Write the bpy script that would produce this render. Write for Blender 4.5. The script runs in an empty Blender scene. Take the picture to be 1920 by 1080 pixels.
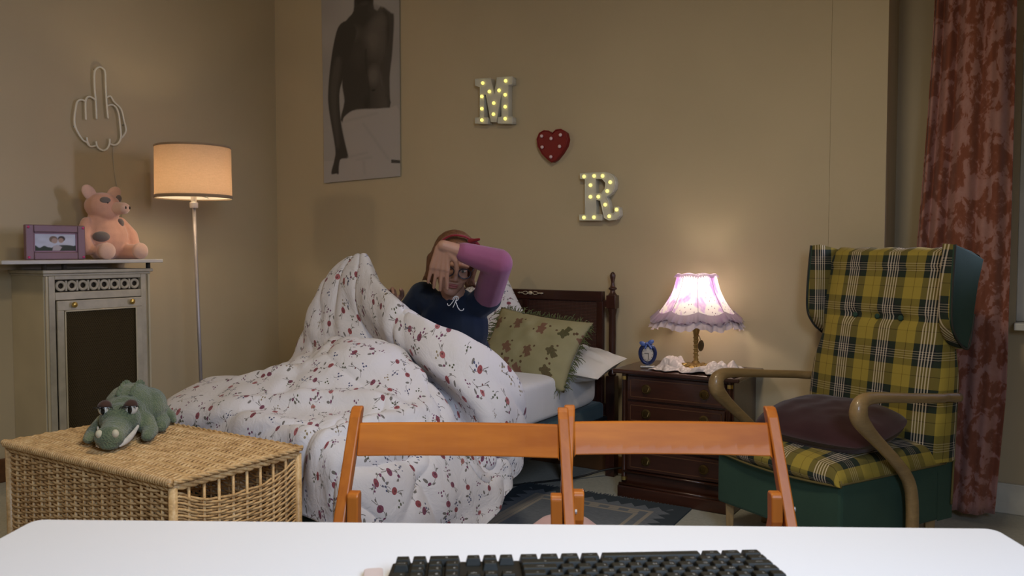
import bpy, bmesh, math, random
import numpy as np
from mathutils import Vector, Matrix, Euler, Quaternion
random.seed(7); rng = np.random.default_rng(7)
scene = bpy.context.scene
COL = scene.collection
PI = math.pi

# ---------------------------------------------------------------- camera
cd = bpy.data.cameras.new('camera'); cam = bpy.data.objects.new('camera', cd); COL.objects.link(cam)
cd.sensor_width = 36.0; cd.lens = 1550.0/1920.0*36.0; cd.clip_start = 0.02
cam.location = (0, 0, 1.12)
cam.rotation_euler = (PI/2 - math.atan(70/1550.0), 0, math.radians(32.2))
cd.dof.use_dof = True; cd.dof.focus_distance = 3.1; cd.dof.aperture_fstop = 11
scene.camera = cam

# ---------------------------------------------------------------- world, lights, exposure
w = bpy.data.worlds.new('world'); scene.world = w; w.use_nodes = True
w.node_tree.nodes['Background'].inputs[0].default_value = (0.35, 0.45, 0.75, 1)
w.node_tree.nodes['Background'].inputs[1].default_value = 0.8
scene.view_settings.view_transform = 'Standard'; scene.view_settings.look = 'None'
scene.view_settings.gamma = 1; scene.view_settings.use_curve_mapping = False
scene.view_settings.exposure = 0.0

def light(name, kind, loc, energy, color, size=0.1, target=None, size_y=None, spread=None):
    d = bpy.data.lights.new(name, kind); d.energy = energy; d.color = color
    if kind == 'AREA':
        d.size = size
        if size_y: d.shape = 'RECTANGLE'; d.size_y = size_y
        if spread: d.spread = spread
    else: d.shadow_soft_size = size
    o = bpy.data.objects.new(name, d); COL.objects.link(o); o.location = loc
    if target: o.rotation_euler = (Vector(target)-Vector(loc)).to_track_quat('-Z', 'Y').to_euler()
    return o
WARM = (1.0, 0.72, 0.42)
light('ceiling_light', 'AREA', (-0.8, 1.5, 2.66), 23.5, (1.0, 0.85, 0.62), 0.35, (-0.8, 1.5, 0))
light('side_lamp_light', 'AREA', (-3.95, 0.1, 2.3), 6, (1.0, 0.76, 0.5), 0.2, (-3.2, 3.3, 1.0))
light('desk_fill_light', 'AREA', (0.80, 0.0, 1.85), 19, (0.62, 0.76, 1.0), 0.6, (-0.75, 0.95, 0.7), 0.9, 1.9)  # cool fill added to brighten the desk; no window on this side
light('window_light', 'AREA', (0.16, 3.72, 1.62), 3.8, (0.66, 0.68, 1.0), 0.16, (-3.1, 2.15, 1.15), 0.8, 1.0)

# ---------------------------------------------------------------- mesh helpers
def rotm(rx=0, ry=0, rz=0): return Euler((rx, ry, rz)).to_matrix()
I3 = Matrix.Identity(3)

class MB:
    def __init__(s): s.v = []; s.f = []; s.uv = []
    def add(s, pts, faces, uvs=None):
        b = len(s.v); s.v += [tuple(p) for p in pts]; s.f += [tuple(b+i for i in f) for f in faces]
        s.uv += uvs if uvs is not None else [(p[0], p[2]) for p in pts]
        return s
    def box(s, c, d, R=None):
        c = Vector(c); x, y, z = d[0]/2, d[1]/2, d[2]/2
        P = [Vector((a*x, b*y, e*z)) for a in (-1, 1) for b in (-1, 1) for e in (-1, 1)]
        if R: P = [R @ p for p in P]
        return s.add([c+p for p in P], [(0, 1, 3, 2), (4, 6, 7, 5), (0, 4, 5, 1), (2, 3, 7, 6), (0, 2, 6, 4), (1, 5, 7, 3)])
    def bb(s, x0, x1, y0, y1, z0, z1): return s.box(((x0+x1)/2, (y0+y1)/2, (z0+z1)/2), (abs(x1-x0), abs(y1-y0), abs(z1-z0)))
    def grid(s, P, uv=None, closed=False):
        nu, nv = len(P), len(P[0]); pts = [p for r in P for p in r]
        F = []
        for i in range(nu if closed else nu-1):
            for j in range(nv-1):
                a = i*nv+j; b = ((i+1) % nu)*nv+j
                F.append((a, b, b+1, a+1))
        return s.add(pts, F, [q for r in uv for q in r] if uv else None)
    def tube(s, pts, r, n=8, caps=True, closed=False, flat=1.0, up=None):
        pts = [Vector(p) for p in pts]; m = len(pts)
        rr = r if hasattr(r, '__len__') else [r]*m
        T = []
        for i in range(m):
            a = pts[i-1] if (i > 0 or closed) else pts[i]; b = pts[(i+1) % m] if (i < m-1 or closed) else pts[i]
            t = (b-a); T.append(t.normalized() if t.length > 1e-9 else Vector((0, 0, 1)))
        nrm = Vector(up) if up else (Vector((0, 0, 1)) if abs(T[0].z) < .9 else Vector((1, 0, 0)))
        P = []; L = 0; uv = []
        for i in range(m):
            nrm = nrm - T[i]*nrm.dot(T[i])
            if nrm.length < 1e-6: nrm = T[i].orthogonal()
            nrm.normalize(); bn = T[i].cross(nrm)
            if i: L += (pts[i]-pts[i-1]).length
            for k in range(n):
                a = 2*PI*k/n
                P.append(pts[i]+nrm*(rr[i]*math.cos(a))+bn*(rr[i]*flat*math.sin(a))); uv.append((k/n*.1, L))
        F = []
        for i in range(m if closed else m-1):
            for k in range(n):
                j = (i+1) % m
                F.append((i*n+k, i*n+(k+1) % n, j*n+(k+1) % n, j*n+k))
        if caps and not closed: F.append(tuple(range(n))[::-1]); F.append(tuple((m-1)*n+k for k in range(n)))
        return s.add(P, F, uv)
    def cap(s, p0, p1, r0, r1=None, n=12):
        r1 = r0 if r1 is None else r1; p0 = Vector(p0); p1 = Vector(p1); d = (p1-p0)
        d = d.normalized() if d.length > 1e-6 else Vector((0, 0, 1))
        P = []; R = []
        for k in range(4): a = PI/2*(k/4)+.12; P.append(p0-d*(r0*math.cos(a))); R.append(r0*math.sin(a))
        P.append(p0); R.append(r0); P.append(p1); R.append(r1)
        for k in range(3, -1, -1): a = PI/2*(k/4)+.12; P.append(p1+d*(r1*math.cos(a))); R.append(r1*math.sin(a))
        return s.tube(P, R, n)
    def chain(s, pts, rs, n=12):
        for i in range(len(pts)-1): s.cap(pts[i], pts[i+1], rs[i], rs[i+1], n)
        return s
    def ell(s, c, r, R=None, n=16):
        c = Vector(c); r = (r, r, r) if not hasattr(r, '__len__') else r; m = n//2+1; P = [(0, 0, -1)]
        for i in range(1, m):
            th = PI*i/m
            for k in range(n):
                a = 2*PI*k/n; P.append((math.sin(th)*math.cos(a), math.sin(th)*math.sin(a), -math.cos(th)))
        P.append((0, 0, 1)); F = []
        for k in range(n): F.append((0, 1+(k+1) % n, 1+k))
        for i in range(m-2):
            for k in range(n):
                a = 1+i*n+k; b = 1+i*n+(k+1) % n; F.append((a, b, b+n, a+n))
        t = len(P)-1; o = 1+(m-2)*n
        for k in range(n): F.append((o+k, o+(k+1) % n, t))
        Q = []
        for p in P:
            q = Vector((p[0]*r[0], p[1]*r[1], p[2]*r[2])); Q.append(c+(R @ q if R else q))
        return s.add(Q, F)
    def lathe(s, prof, c=(0, 0, 0), n=24, R=None, caps=True):
        c = Vector(c); P = []
        for (r, z) in prof:
            for k in range(n):
                a = 2*PI*k/n; q = Vector((r*math.cos(a), r*math.sin(a), z)); P.append(c+(R @ q if R else q))
        m = len(prof); F = [(i*n+k, i*n+(k+1) % n, (i+1)*n+(k+1) % n, (i+1)*n+k) for i in range(m-1) for k in range(n)]
        if caps: F.append(tuple(range(n))[::-1]); F.append(tuple((m-1)*n+k for k in range(n)))
        return s.add(P, F)
    def prism(s, poly, d0, d1, plane='xz'):
        n = len(poly)
        def m(p, d): return (p[0], d, p[1]) if plane == 'xz' else ((p[0], p[1], d) if plane == 'xy' else (d, p[0], p[1]))
        P = [m(p, d0) for p in poly]+[m(p, d1) for p in poly]
        F = [tuple(range(n)), tuple(range(2*n-1, n-1, -1))]+[(i, (i+1) % n+0, (i+1) % n+n, i+n) for i in range(n)]
        return s.add(P, F)

def wloc(o):
    v = Vector((0, 0, 0))
    while o is not None: v += o.location; o = o.parent
    return v
def link(name, mesh, parent=None):
    o = bpy.data.objects.new(name, mesh); COL.objects.link(o)
    if parent is not None: o.parent = parent
    return o
def part(name, mb, m, parent=None, smooth=False, bevel=0, world=False, label=None, subsurf=0, angle=None, seg=2):
    me = bpy.data.meshes.new(name)
    V = mb.v
    if world and parent is not None:
        w0 = wloc(parent); V = [(a[0]-w0.x, a[1]-w0.y, a[2]-w0.z) for a in V]
    me.from_pydata(V, [], mb.f)
    uvl = me.uv_layers.new(name='UVMap')
    idx = np.zeros(len(me.loops), dtype=np.int32); me.loops.foreach_get('vertex_index', idx)
    uvl.data.foreach_set('uv', np.array(mb.uv, dtype=np.float32)[idx].ravel())
    bm = bmesh.new(); bm.from_mesh(me); bmesh.ops.recalc_face_normals(bm, faces=bm.faces); bm.to_mesh(me); bm.free()
    me.materials.append(m)
    if smooth: me.polygons.foreach_set('use_smooth', [True]*len(me.polygons))
    o = link(name, me, parent)
    if bevel:
        b = o.modifiers.new('bevel', 'BEVEL'); b.width = bevel; b.segments = seg; b.limit_method = 'ANGLE'; b.angle_limit = .6
    if subsurf:
        b = o.modifiers.new('sub', 'SUBSURF'); b.levels = subsurf; b.render_levels = subsurf
    if angle and not smooth:
        me.polygons.foreach_set('use_smooth', [True]*len(me.polygons)); me.set_sharp_from_angle(angle=angle)
    if label: o['label'] = label
    return o
def fuse(name, mb, m, parent=None, voxel=.005, it=4, world=True, label=None, fac=.5):
    o = part(name, mb, m, parent, smooth=True, world=world, label=label)
    r = o.modifiers.new('remesh', 'REMESH'); r.mode = 'VOXEL'; r.voxel_size = voxel; r.use_smooth_shade = True
    if it: q = o.modifiers.new('smooth', 'SMOOTH'); q.iterations = it; q.factor = fac
    return o
def solid(o, t, off=0): q = o.modifiers.new('solid', 'SOLIDIFY'); q.thickness = t; q.offset = off; return o
def tag(o, label, cat, group=None):
    o['label'] = label; o['category'] = cat
    if group: o['group'] = group
    return o
def thing(name, label, cat, loc=(0, 0, 0), rz=0, group=None):
    o = bpy.data.objects.new(name, None); COL.objects.link(o); o.location = loc; o.rotation_euler = (0, 0, rz)
    o.empty_display_size = .05
    return tag(o, label, cat, group)
def struct(name, mb, m, **k):
    o = part(name, mb, m, **k); o['kind'] = 'structure'; return o
def stuff(o): o['kind'] = 'stuff'; return o
def curve_mesh(name, splines, depth, bevel=0, cyclic=True, smooth_spline=False, width=None):
    """filled 2D outline (local xy) with thickness along z, as a mesh; or an open tube if width is given"""
    c = bpy.data.curves.new(name, 'CURVE'); c.dimensions = '2D' if width is None else '3D'
    if width is None: c.fill_mode = 'BOTH'; c.extrude = depth/2
    else: c.bevel_depth = width
    if bevel: c.bevel_depth = bevel; c.bevel_resolution = 2; c.offset = -bevel
    for sp in splines:
        if smooth_spline:
            s = c.splines.new('BEZIER'); s.bezier_points.add(len(sp)-1)
            for b, p in zip(s.bezier_points, sp): b.co = (p[0], p[1], 0); b.handle_left_type = b.handle_right_type = 'AUTO'
        else:
            s = c.splines.new('POLY'); s.points.add(len(sp)-1)
            for b, p in zip(s.points, sp): b.co = (p[0], p[1], 0, 1)
        s.use_cyclic_u = cyclic
    c.resolution_u = 6
    o = bpy.data.objects.new(name, c)
    COL.objects.link(o); dg = bpy.context.evaluated_depsgraph_get()
    me = bpy.data.meshes.new_from_object(o.evaluated_get(dg)); bpy.data.objects.remove(o); bpy.data.curves.remove(c)
    me.name = name; return me
def text_mesh(txt, size, depth=0.0):
    c = bpy.data.curves.new('t', 'FONT'); c.body = txt; c.size = size; c.extrude = depth; c.align_x = 'CENTER'; c.align_y = 'CENTER'; c.resolution_u = 2
    o = bpy.data.objects.new('t', c); COL.objects.link(o); dg = bpy.context.evaluated_depsgraph_get()
    me = bpy.data.meshes.new_from_object(o.evaluated_get(dg)); bpy.data.objects.remove(o); bpy.data.curves.remove(c); return me
def catmull(P, n):
    """resample a list of vectors to n points along a Catmull-Rom curve (uniform in index)"""
    P = np.array(P, float); m = len(P); t = np.linspace(0, m-1, n); i = np.minimum(t.astype(int), m-2); f = (t-i)
    f = f.reshape((-1,)+(1,)*(P.ndim-1))
    def g(k): return P[np.clip(k, 0, m-1)]
    p0, p1, p2, p3 = g(i-1), g(i), g(i+1), g(i+2)
    return .5*((2*p1)+(-p0+p2)*f+(2*p0-5*p1+4*p2-p3)*f**2+(-p0+3*p1-3*p2+p3)*f**3)
def vnoise(x, y, seed=0):
    """smooth 2D value noise in -1..1"""
    r = np.random.default_rng(seed).uniform(-1, 1, (64, 64)); xi = np.floor(x).astype(int); yi = np.floor(y).astype(int)
    fx = x-xi; fy = y-yi; fx = fx*fx*(3-2*fx); fy = fy*fy*(3-2*fy)
    a = r[xi % 64, yi % 64]; b = r[(xi+1) % 64, yi % 64]; c = r[xi % 64, (yi+1) % 64]; d = r[(xi+1) % 64, (yi+1) % 64]
    return (a*(1-fx)+b*fx)*(1-fy)+(c*(1-fx)+d*fx)*fy

# ---------------------------------------------------------------- materials
def lin(c):
    if isinstance(c, str):
        c = [int(c[i:i+2], 16)/255 for i in (0, 2, 4)]
        c = [x/12.92 if x <= .04045 else ((x+.055)/1.055)**2.4 for x in c]
    return (c[0], c[1], c[2], 1)
class X:
    """tiny expression wrapper over shader node sockets"""
    def __init__(s, nt, sock): s.nt = nt; s.s = sock
    @staticmethod
    def op(nt, name, *a):
        n = nt.nodes.new('ShaderNodeMath'); n.operation = name
        for i, q in enumerate(a):
            if isinstance(q, X): nt.links.new(q.s, n.inputs[i])
            else: n.inputs[i].default_value = q
        return X(nt, n.outputs[0])
    def __add__(s, o): return X.op(s.nt, 'ADD', s, o)
    __radd__ = __add__
    def __sub__(s, o): return X.op(s.nt, 'SUBTRACT', s, o)
    def __rsub__(s, o): return X.op(s.nt, 'SUBTRACT', o, s)
    def __mul__(s, o): return X.op(s.nt, 'MULTIPLY', s, o)
    __rmul__ = __mul__
    def __truediv__(s, o): return X.op(s.nt, 'DIVIDE', s, o)
    def __lt__(s, o): return X.op(s.nt, 'LESS_THAN', s, o)
    def __gt__(s, o): return X.op(s.nt, 'GREATER_THAN', s, o)
    def f(s, name, *a): return X.op(s.nt, name, s, *a)
class Mat:
    def __init__(s, name, col=(.5, .5, .5), rough=.6, metal=0, spec=.5):
        s.m = bpy.data.materials.new(name); s.m.use_nodes = True; s.nt = s.m.node_tree
        s.b = s.nt.nodes['Principled BSDF']; s.set('Base Color', lin(col)); s.set('Roughness', rough); s.set('Metallic', metal)
        s.set('Specular IOR Level', spec)
    def set(s, k, v): s.b.inputs[k].default_value = v; return s
    def node(s, t, **k):
        n = s.nt.nodes.new(t)
        for a, v in k.items():
            if a.startswith('i_'):
                key = a[2:].replace('_', ' ')
                if isinstance(v, X): s.nt.links.new(v.s, n.inputs[key])
                elif isinstance(v, bpy.types.NodeSocket): s.nt.links.new(v, n.inputs[key])
                else: n.inputs[key].default_value = v
            else: setattr(n, a, v)
        return n
    def link(s, a, b): s.nt.links.new(a.s if isinstance(a, X) else a, b)
    def coord(s, kind='Object', scale=(1, 1, 1), rot=(0, 0, 0)):
        t = s.node('ShaderNodeTexCoord'); mp = s.node('ShaderNodeMapping'); s.link(t.outputs[kind], mp.inputs[0])
        mp.inputs['Scale'].default_value = scale; mp.inputs['Rotation'].default_value = rot; return mp.outputs[0]
    def xyz(s, v): n = s.node('ShaderNodeSeparateXYZ'); s.link(v, n.inputs[0]); return [X(s.nt, o) for o in n.outputs]
    def comb(s, x, y, z=0.0):
        n = s.node('ShaderNodeCombineXYZ')
        for i, q in enumerate((x, y, z)):
            if isinstance(q, X): s.link(q, n.inputs[i])
            else: n.inputs[i].default_value = q
        return n.outputs[0]
    def noise(s, vec, scale, detail=3, rough=.5, dist=0):
        n = s.node('ShaderNodeTexNoise'); s.link(vec, n.inputs['Vector']); n.inputs['Scale'].default_value = scale
        n.inputs['Detail'].default_value = detail; n.inputs['Roughness'].default_value = rough; n.inputs['Distortion'].default_value = dist
        return X(s.nt, n.outputs['Fac'])
    def ramp(s, fac, stops, interp='LINEAR'):
        n = s.node('ShaderNodeValToRGB'); n.color_ramp.interpolation = interp; e = n.color_ramp.elements
        while len(e) < len(stops): e.new(.5)
        for q, (p, c) in zip(e, sorted(stops, key=lambda t: t[0])): q.position = p
        for q, (p, c) in zip(e, sorted(stops, key=lambda t: t[0])): q.color = lin(c)
        s.link(fac, n.inputs[0]); return n.outputs[0]
    def mix(s, fac, a, b, blend='MIX'):
        n = s.node('ShaderNodeMix', data_type='RGBA', blend_type=blend)
        for i, q in ((0, fac), (6, a), (7, b)):
            if isinstance(q, X): s.link(q, n.inputs[i])
            elif isinstance(q, bpy.types.NodeSocket): s.link(q, n.inputs[i])
            elif i == 0: n.inputs[0].default_value = q
            else: n.inputs[i].default_value = lin(q)
        return n.outputs[2]
    def color(s, sock): s.link(sock, s.b.inputs['Base Color']); s.last = sock; return s
    def bump(s, h, strength=.3, dist=.01):
        n = s.node('ShaderNodeBump'); s.link(h, n.inputs['Height']); n.inputs['Strength'].default_value = strength; n.inputs['Distance'].default_value = dist
        s.link(n.outputs[0], s.b.inputs['Normal']); return s
def simple(name, col, rough=.6, metal=0, var=.12, vs=12, bump=0, bs=80, spec=.5, scale=(1, 1, 1), bd=.003):
    """base colour with slight large-scale mottling and optional fine relief"""
    m = Mat(name, col, rough, metal, spec); c = m.coord('Object', scale); n = m.noise(c, vs, 4)
    L = lin(col); d = [max(0, x*(1-var)) for x in L[:3]]; h = [min(1, x*(1+var)) for x in L[:3]]
    m.color(m.ramp(n, [(.3, d), (.7, h)]))
    if bump: m.bump(m.noise(c, bs, 3), bump, bd)
    return m.m
def wood(name, dark, light_, rough=.35, axis=0, sc=14, coat=.2, spec=.5):
    m = Mat(name, light_, rough, 0, spec); s3 = [sc, sc, sc]; s3[axis] = sc*.12
    c = m.coord('Object', tuple(s3)); n = m.noise(c, 1.6, 5, .6, 1.2); n2 = m.noise(c, 9, 3, .6, .3)
    m.color(m.ramp(n*.75+n2*.25, [(.3, dark), (.7, light_)])); m.set('Coat Weight', coat); m.bump(n2, .08, .002)
    return m.m
def fabric(name, col, rough=.9, var=.1, weave=700, bump=.25, sheen=.2):
    m = Mat(name, col, rough, 0, .2); c = m.coord('Object'); n = m.noise(c, 9, 4)
    L = lin(col); m.color(m.ramp(n, [(.3, [x*(1-var) for x in L[:3]]), (.7, [min(1, x*(1+var)) for x in L[:3]])]))
    m.set('Sheen Weight', sheen); m.bump(m.noise(c, weave, 2), bump, .002); return m.m
def emis(name, col, strength, base=None):
    m = Mat(name, base or col, .5); m.set('Emission Color', lin(col)); m.set('Emission Strength', strength); return m.m

# ================================================================ SETTING
def wallmat(name, col, vs=1.5):
    m = Mat(name, col, .75, 0, .25); c = m.coord('Object'); n = m.noise(c, vs, 4, .5); L = lin(col)
    m.color(m.ramp(n, [(.25, [x*.93 for x in L[:3]]), (.75, [x*1.05 for x in L[:3]])]))
    m.bump(m.noise(c, 160, 3), .12, .002); return m.m
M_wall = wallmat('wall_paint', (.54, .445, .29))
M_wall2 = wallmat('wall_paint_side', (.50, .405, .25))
M_ceil = wallmat('ceiling_paint', (.75, .7, .6))
M_base = wood('baseboard_wood', '4a2d12', '6b4420', .5, 0, 8)
mf = Mat('floor_covering', '7d7f76', .7); cc = mf.coord('Object')
mf.color(mf.ramp(mf.noise(cc, 60, 4, .7), [(.3, (.37, .37, .32)), (.7, (.48, .47, .41))])); mf.bump(mf.noise(cc, 250, 3), .3, .003); M_floor = mf.m

struct('floor', MB().bb(-4.4, 2.1, -1.7, 4.3, -.1, 0), M_floor)
struct('ceiling', MB().bb(-4.4, 2.1, -1.7, 4.3, 2.75, 2.85), M_ceil)
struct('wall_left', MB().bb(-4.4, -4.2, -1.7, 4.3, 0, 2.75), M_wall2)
struct('wall_back', MB().bb(-4.2, -.755, 3.78, 4.3, 0, 2.75).bb(-.7535, -.53, 3.7795, 4.3, 0, 2.75).bb(-.755, -.7535, 3.783, 4.3, 0, 2.75), M_wall)
# window niche to the right of the pier: its back wall with the window opening
struct('wall_niche', MB().bb(-.53, -.055, 4.08, 4.3, 0, 2.75).bb(1.1, 2.1, 4.08, 4.3, 0, 2.75).bb(-.055, 1.1, 4.08, 4.3, 0, .82).bb(-.055, 1.1, 4.08, 4.3, 2.25, 2.75), M_wall)
struct('wall_right', MB().bb(1.9, 2.1, -1.7, 4.08, 0, 2.75), M_wall)
struct('wall_front', MB().bb(-4.2, 1.9, -1.7, -1.5, 0, 2.75), M_wall)
struct('baseboard_back', MB().bb(-4.186, -.53, 3.765, 3.78, 0, .085), M_base, bevel=.004)
struct('baseboard_left', MB().bb(-4.2, -4.185, -1.5, 2.09, 0, .115).bb(-4.2, -4.185, 2.65, 3.78, 0, .115), M_base, bevel=.004)
struct('baseboard_niche', MB().bb(-.53, 1.9, 4.062, 4.08, 0, .13), simple('white_trim', (.62, .6, .52), .5), bevel=.004)
M_white = simple('white_paint', (.72, .71, .66), .45, var=.05)
wf = struct('window_1', MB().bb(-.055, .03, 4.1, 4.16, .82, 2.25).bb(1.05, 1.1, 4.1, 4.16, .82, 2.25).bb(.03, 1.05, 4.1, 4.16, .82, .87).bb(.03, 1.05, 4.1, 4.16, 2.2, 2.25).bb(.52, .56, 4.1, 4.16, .87, 2.2), M_white, bevel=.004)
mg = Mat('window_glass', (.9, .95, 1), .02); mg.set('Transmission Weight', 1); M_glass = mg.m
part('pane', MB().bb(.03, .52, 4.125, 4.13, .87, 2.2), M_glass, wf)
part('pane', MB().bb(.56, 1.05, 4.125, 4.13, .87, 2.2), M_glass, wf)
part('window_sill', MB().bb(-.06, 1.14, 3.99, 4.1, .79, .82), M_white, wf, bevel=.004)

# ================================================================ CURTAIN
mc = Mat('curtain_damask', (.5, .3, .25), .85, 0, .15); cu = mc.coord('UV')
n1 = mc.noise(cu, 9, 4, .55, .9); n2 = mc.noise(cu, 26, 3, .6, .8)
g = n1*.7+n2*.3
mc.color(mc.ramp(g, [(.42, (.25, .085, .05)), (.485, (.29, .105, .065)), (.515, (.43, .215, .18)), (.64, (.47, .255, .22))]))
mc.set('Sheen Weight', .15); mc.bump(mc.noise(cu, 500, 2), .2, .002)
nu, nv = 150, 60; P = []; UV = []
for i in range(nu):
    s = i/(nu-1); row = []; ru = []
    for j in range(nv):
        t = j/(nv-1); z = 2.62*(1-t)+.035*t
        xl = -.36-.085*min(1, t*1.25)+.01*math.sin(t*5); xr = -.078+.0*t
        if t > .8: xr -= .03*(t-.8)*5
        x = xl+(xr-xl)*s
        fold = .030*math.sin(s*2*PI*1.15+.6)*(1-.3*t)+.02*math.sin((s**.55)*2*PI*4.2+.5*t)+.010*math.sin(s*2*PI*6.3+2*t+1)*(.4+.6*t)
        y = 3.88+fold+.012*math.sin(t*7+s*5)*t
        row.append((x, y, z)); ru.append((s*.62, z))
    P.append(row); UV.append(ru)
c = part('curtain', MB().grid(P, UV), mc.m, None, smooth=True); solid(c, .004)
tag(c, 'long rust and pink patterned curtain hanging behind the plaid armchair', 'curtain')

# ================================================================ RADIATOR COVER + SHELF (left wall)
M_cream = simple('cream_paint', (.50, .43, .28), .5, var=.08, vs=4)
M_cream2 = simple('cream_paint_worn', (.42, .37, .27), .5, var=.12, vs=18)
M_dk = simple('dark_recess', (.035, .025, .014), .8)
M_brass = simple('brass', (.75, .55, .18), .28, 1, var=.1)
rc = thing('radiator_cover', 'cream painted radiator cover with dark grille and ring fretwork against the left wall', 'radiator cover', (-4.05, 2.37, 0))
part('side_panel', MB().bb(-4.2, -3.915, 2.10, 2.118, 0, 1.012), M_cream, rc, world=True, bevel=.003)
part('side_panel', MB().bb(-4.2, -3.915, 2.622, 2.64, 0, 1.012), M_cream, rc, world=True, bevel=.003)
part('top_moulding', MB().bb(-4.2, -3.885, 2.085, 2.655, 1.012, 1.028).bb(-4.2, -3.897, 2.093, 2.647, 1.0, 1.012), M_cream2, rc, world=True, bevel=.004)
fr = MB().bb(-3.93, -3.90, 2.118, 2.148, 0, 1.0).bb(-3.93, -3.90, 2.592, 2.622, 0, 1.0).bb(-3.93, -3.90, 2.148, 2.592, .982, 1.0).bb(-3.93, -3.90, 2.148, 2.592, .885, .922)
part('front_frame', fr, M_cream2, rc, world=True, bevel=.003)
for y_ in (2.10, 2.628): part('corner_bead', MB().bb(-3.903, -3.892, y_, y_+.012, 0, 1.0), M_cream, rc, world=True, bevel=.004)
fret = part('fret_backing', MB().bb(-3.935, -3.925, 2.148, 2.592, .922, .982), M_dk, rc, world=True)
fre = MB()
for k in range(8):
    y = 2.180+k*.0545; ring = [(-3.912, y+.0195*math.cos(a), .952+.0195*math.sin(a)) for a in np.linspace(0, 2*PI, 25)[:-1]]
    b = MB().tube(ring, .0075, 6, closed=True, up=(1, 0, 0))
    part('fret_ring', b, M_cream2, rc, smooth=True, world=True)
for k in range(7):
    y = 2.2073+k*.0545; part('fret_link', MB().box((-3.915, y, .952), (.012, .010, .05)), M_cream2, rc, world=True, bevel=.002)
door = MB().bb(-3.90, -3.888, 2.15, 2.59, .835, .882).bb(-3.90, -3.888, 2.15, 2.59, .03, .08).bb(-3.90, -3.888, 2.15, 2.183, .08, .835).bb(-3.90, -3.888, 2.557, 2.59, .08, .835)
dr = part('door', door, M_cream2, rc, world=True, bevel=.003)
for y in (2.225, 2.525):
    part('knob', MB().lathe([(.004, 0), (.005, .008), (.013, .012), (.014, .018), (.008, .024), (.001, .026)], (-3.888, y, .862), 14, rotm(0, PI/2, 0)), M_brass, dr, smooth=True, world=True, label='small round brass knob')
mgz = Mat('grille_mesh', (.12, .09, .04), .9, 0, .1); gc = mgz.coord('Object'); gx, gy, gz = mgz.xyz(gc)
h1 = ((gy*330+gz*170).f('SINE')).f('ABSOLUTE'); h2 = ((gy*330-gz*170).f('SINE')).f('ABSOLUTE')
hx = h1.f('MINIMUM', h2)
mgz.color(mgz.mix((hx < .28), (.035, .024, .009), (.085, .062, .03))); mgz.bump(hx, .6, .003)
part('grille', MB().bb(-3.898, -3.896, 2.18, 2.56, .08, .836), mgz.m, dr, world=True)
part('grille_bead', MB().bb(-3.889, -3.884, 2.183, 2.19, .08, .835).bb(-3.889, -3.884, 2.55, 2.557, .08, .835).bb(-3.889, -3.884, 2.183, 2.557, .828, .835), M_cream, dr, world=True, bevel=.002)
sh = thing('wall_shelf', 'white shelf board fixed just above the radiator cover', 'shelf', (-4.04, 2.29, 1.065))
part('board', MB().bb(-4.2, -3.865, 1.895, 2.70, 1.058, 1.076), simple('shelf_white', (.50, .47, .42), .45, var=.05), sh, world=True, bevel=.003)
for y in (2.115, 2.21, 2.655):
    part('spacer', MB().lathe([(.011, 0), (.011, .03)], (-3.93, y, 1.028), 12), M_dk, sh, world=True)
part('batten', MB().bb(-4.2, -4.17, 1.95, 2.60, 1.028, 1.058), M_cream, sh, world=True)

# ---- picture frame on shelf (faces +X / camera)
pf = thing('picture_frame', 'pink metallic photo frame with a snapshot of a couple, standing on the shelf', 'picture frame', (-3.95, 2.185, 1.076))
mpk = Mat('pink_metal', (.20, .12, .135), .5, .3); mpk.bump(mpk.noise(mpk.coord('Object'), 60, 3), .2, .002)
x0 = -3.955; W, H = .285, .165; yc, zb = 2.185, 1.077
part('frame', MB().bb(x0-.012, x0+.012, yc-W/2, yc-W/2+.038, zb, zb+H).bb(x0-.012, x0+.012, yc+W/2-.038, yc+W/2, zb, zb+H).bb(x0-.012, x0+.012, yc-W/2+.038, yc+W/2-.038, zb, zb+.036).bb(x0-.012, x0+.012, yc-W/2+.038, yc+W/2-.038, zb+H-.036, zb+H), mpk.m, pf, world=True, bevel=.005)
part('inner_frame', MB().bb(x0-.004, x0+.004, yc-.112, yc-.097, zb+.03, zb+H-.03).bb(x0-.004, x0+.004, yc+.097, yc+.112, zb+.03, zb+H-.03).bb(x0-.004, x0+.004, yc-.1, yc+.1, zb+.03, zb+.043).bb(x0-.004, x0+.004, yc-.1, yc+.1, zb+H-.043, zb+H-.03), simple('pink_mount', (.24, .13, .17), .5), pf, world=True)
for sgn in (-1, 1):
    for zz in (zb+.012, zb+H-.012): part('corner_stud', MB().ell((x0+.013, yc+sgn*(W/2-.012), zz), .006, n=10), simple('pink_stud', (.7, .08, .25), .2, .3), pf, smooth=True, world=True)
part('stand', MB().box((x0-.035, yc, zb+.05), (.004, .06, .11), rotm(0, .5, 0)), M_dk, pf, world=True)

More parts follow.
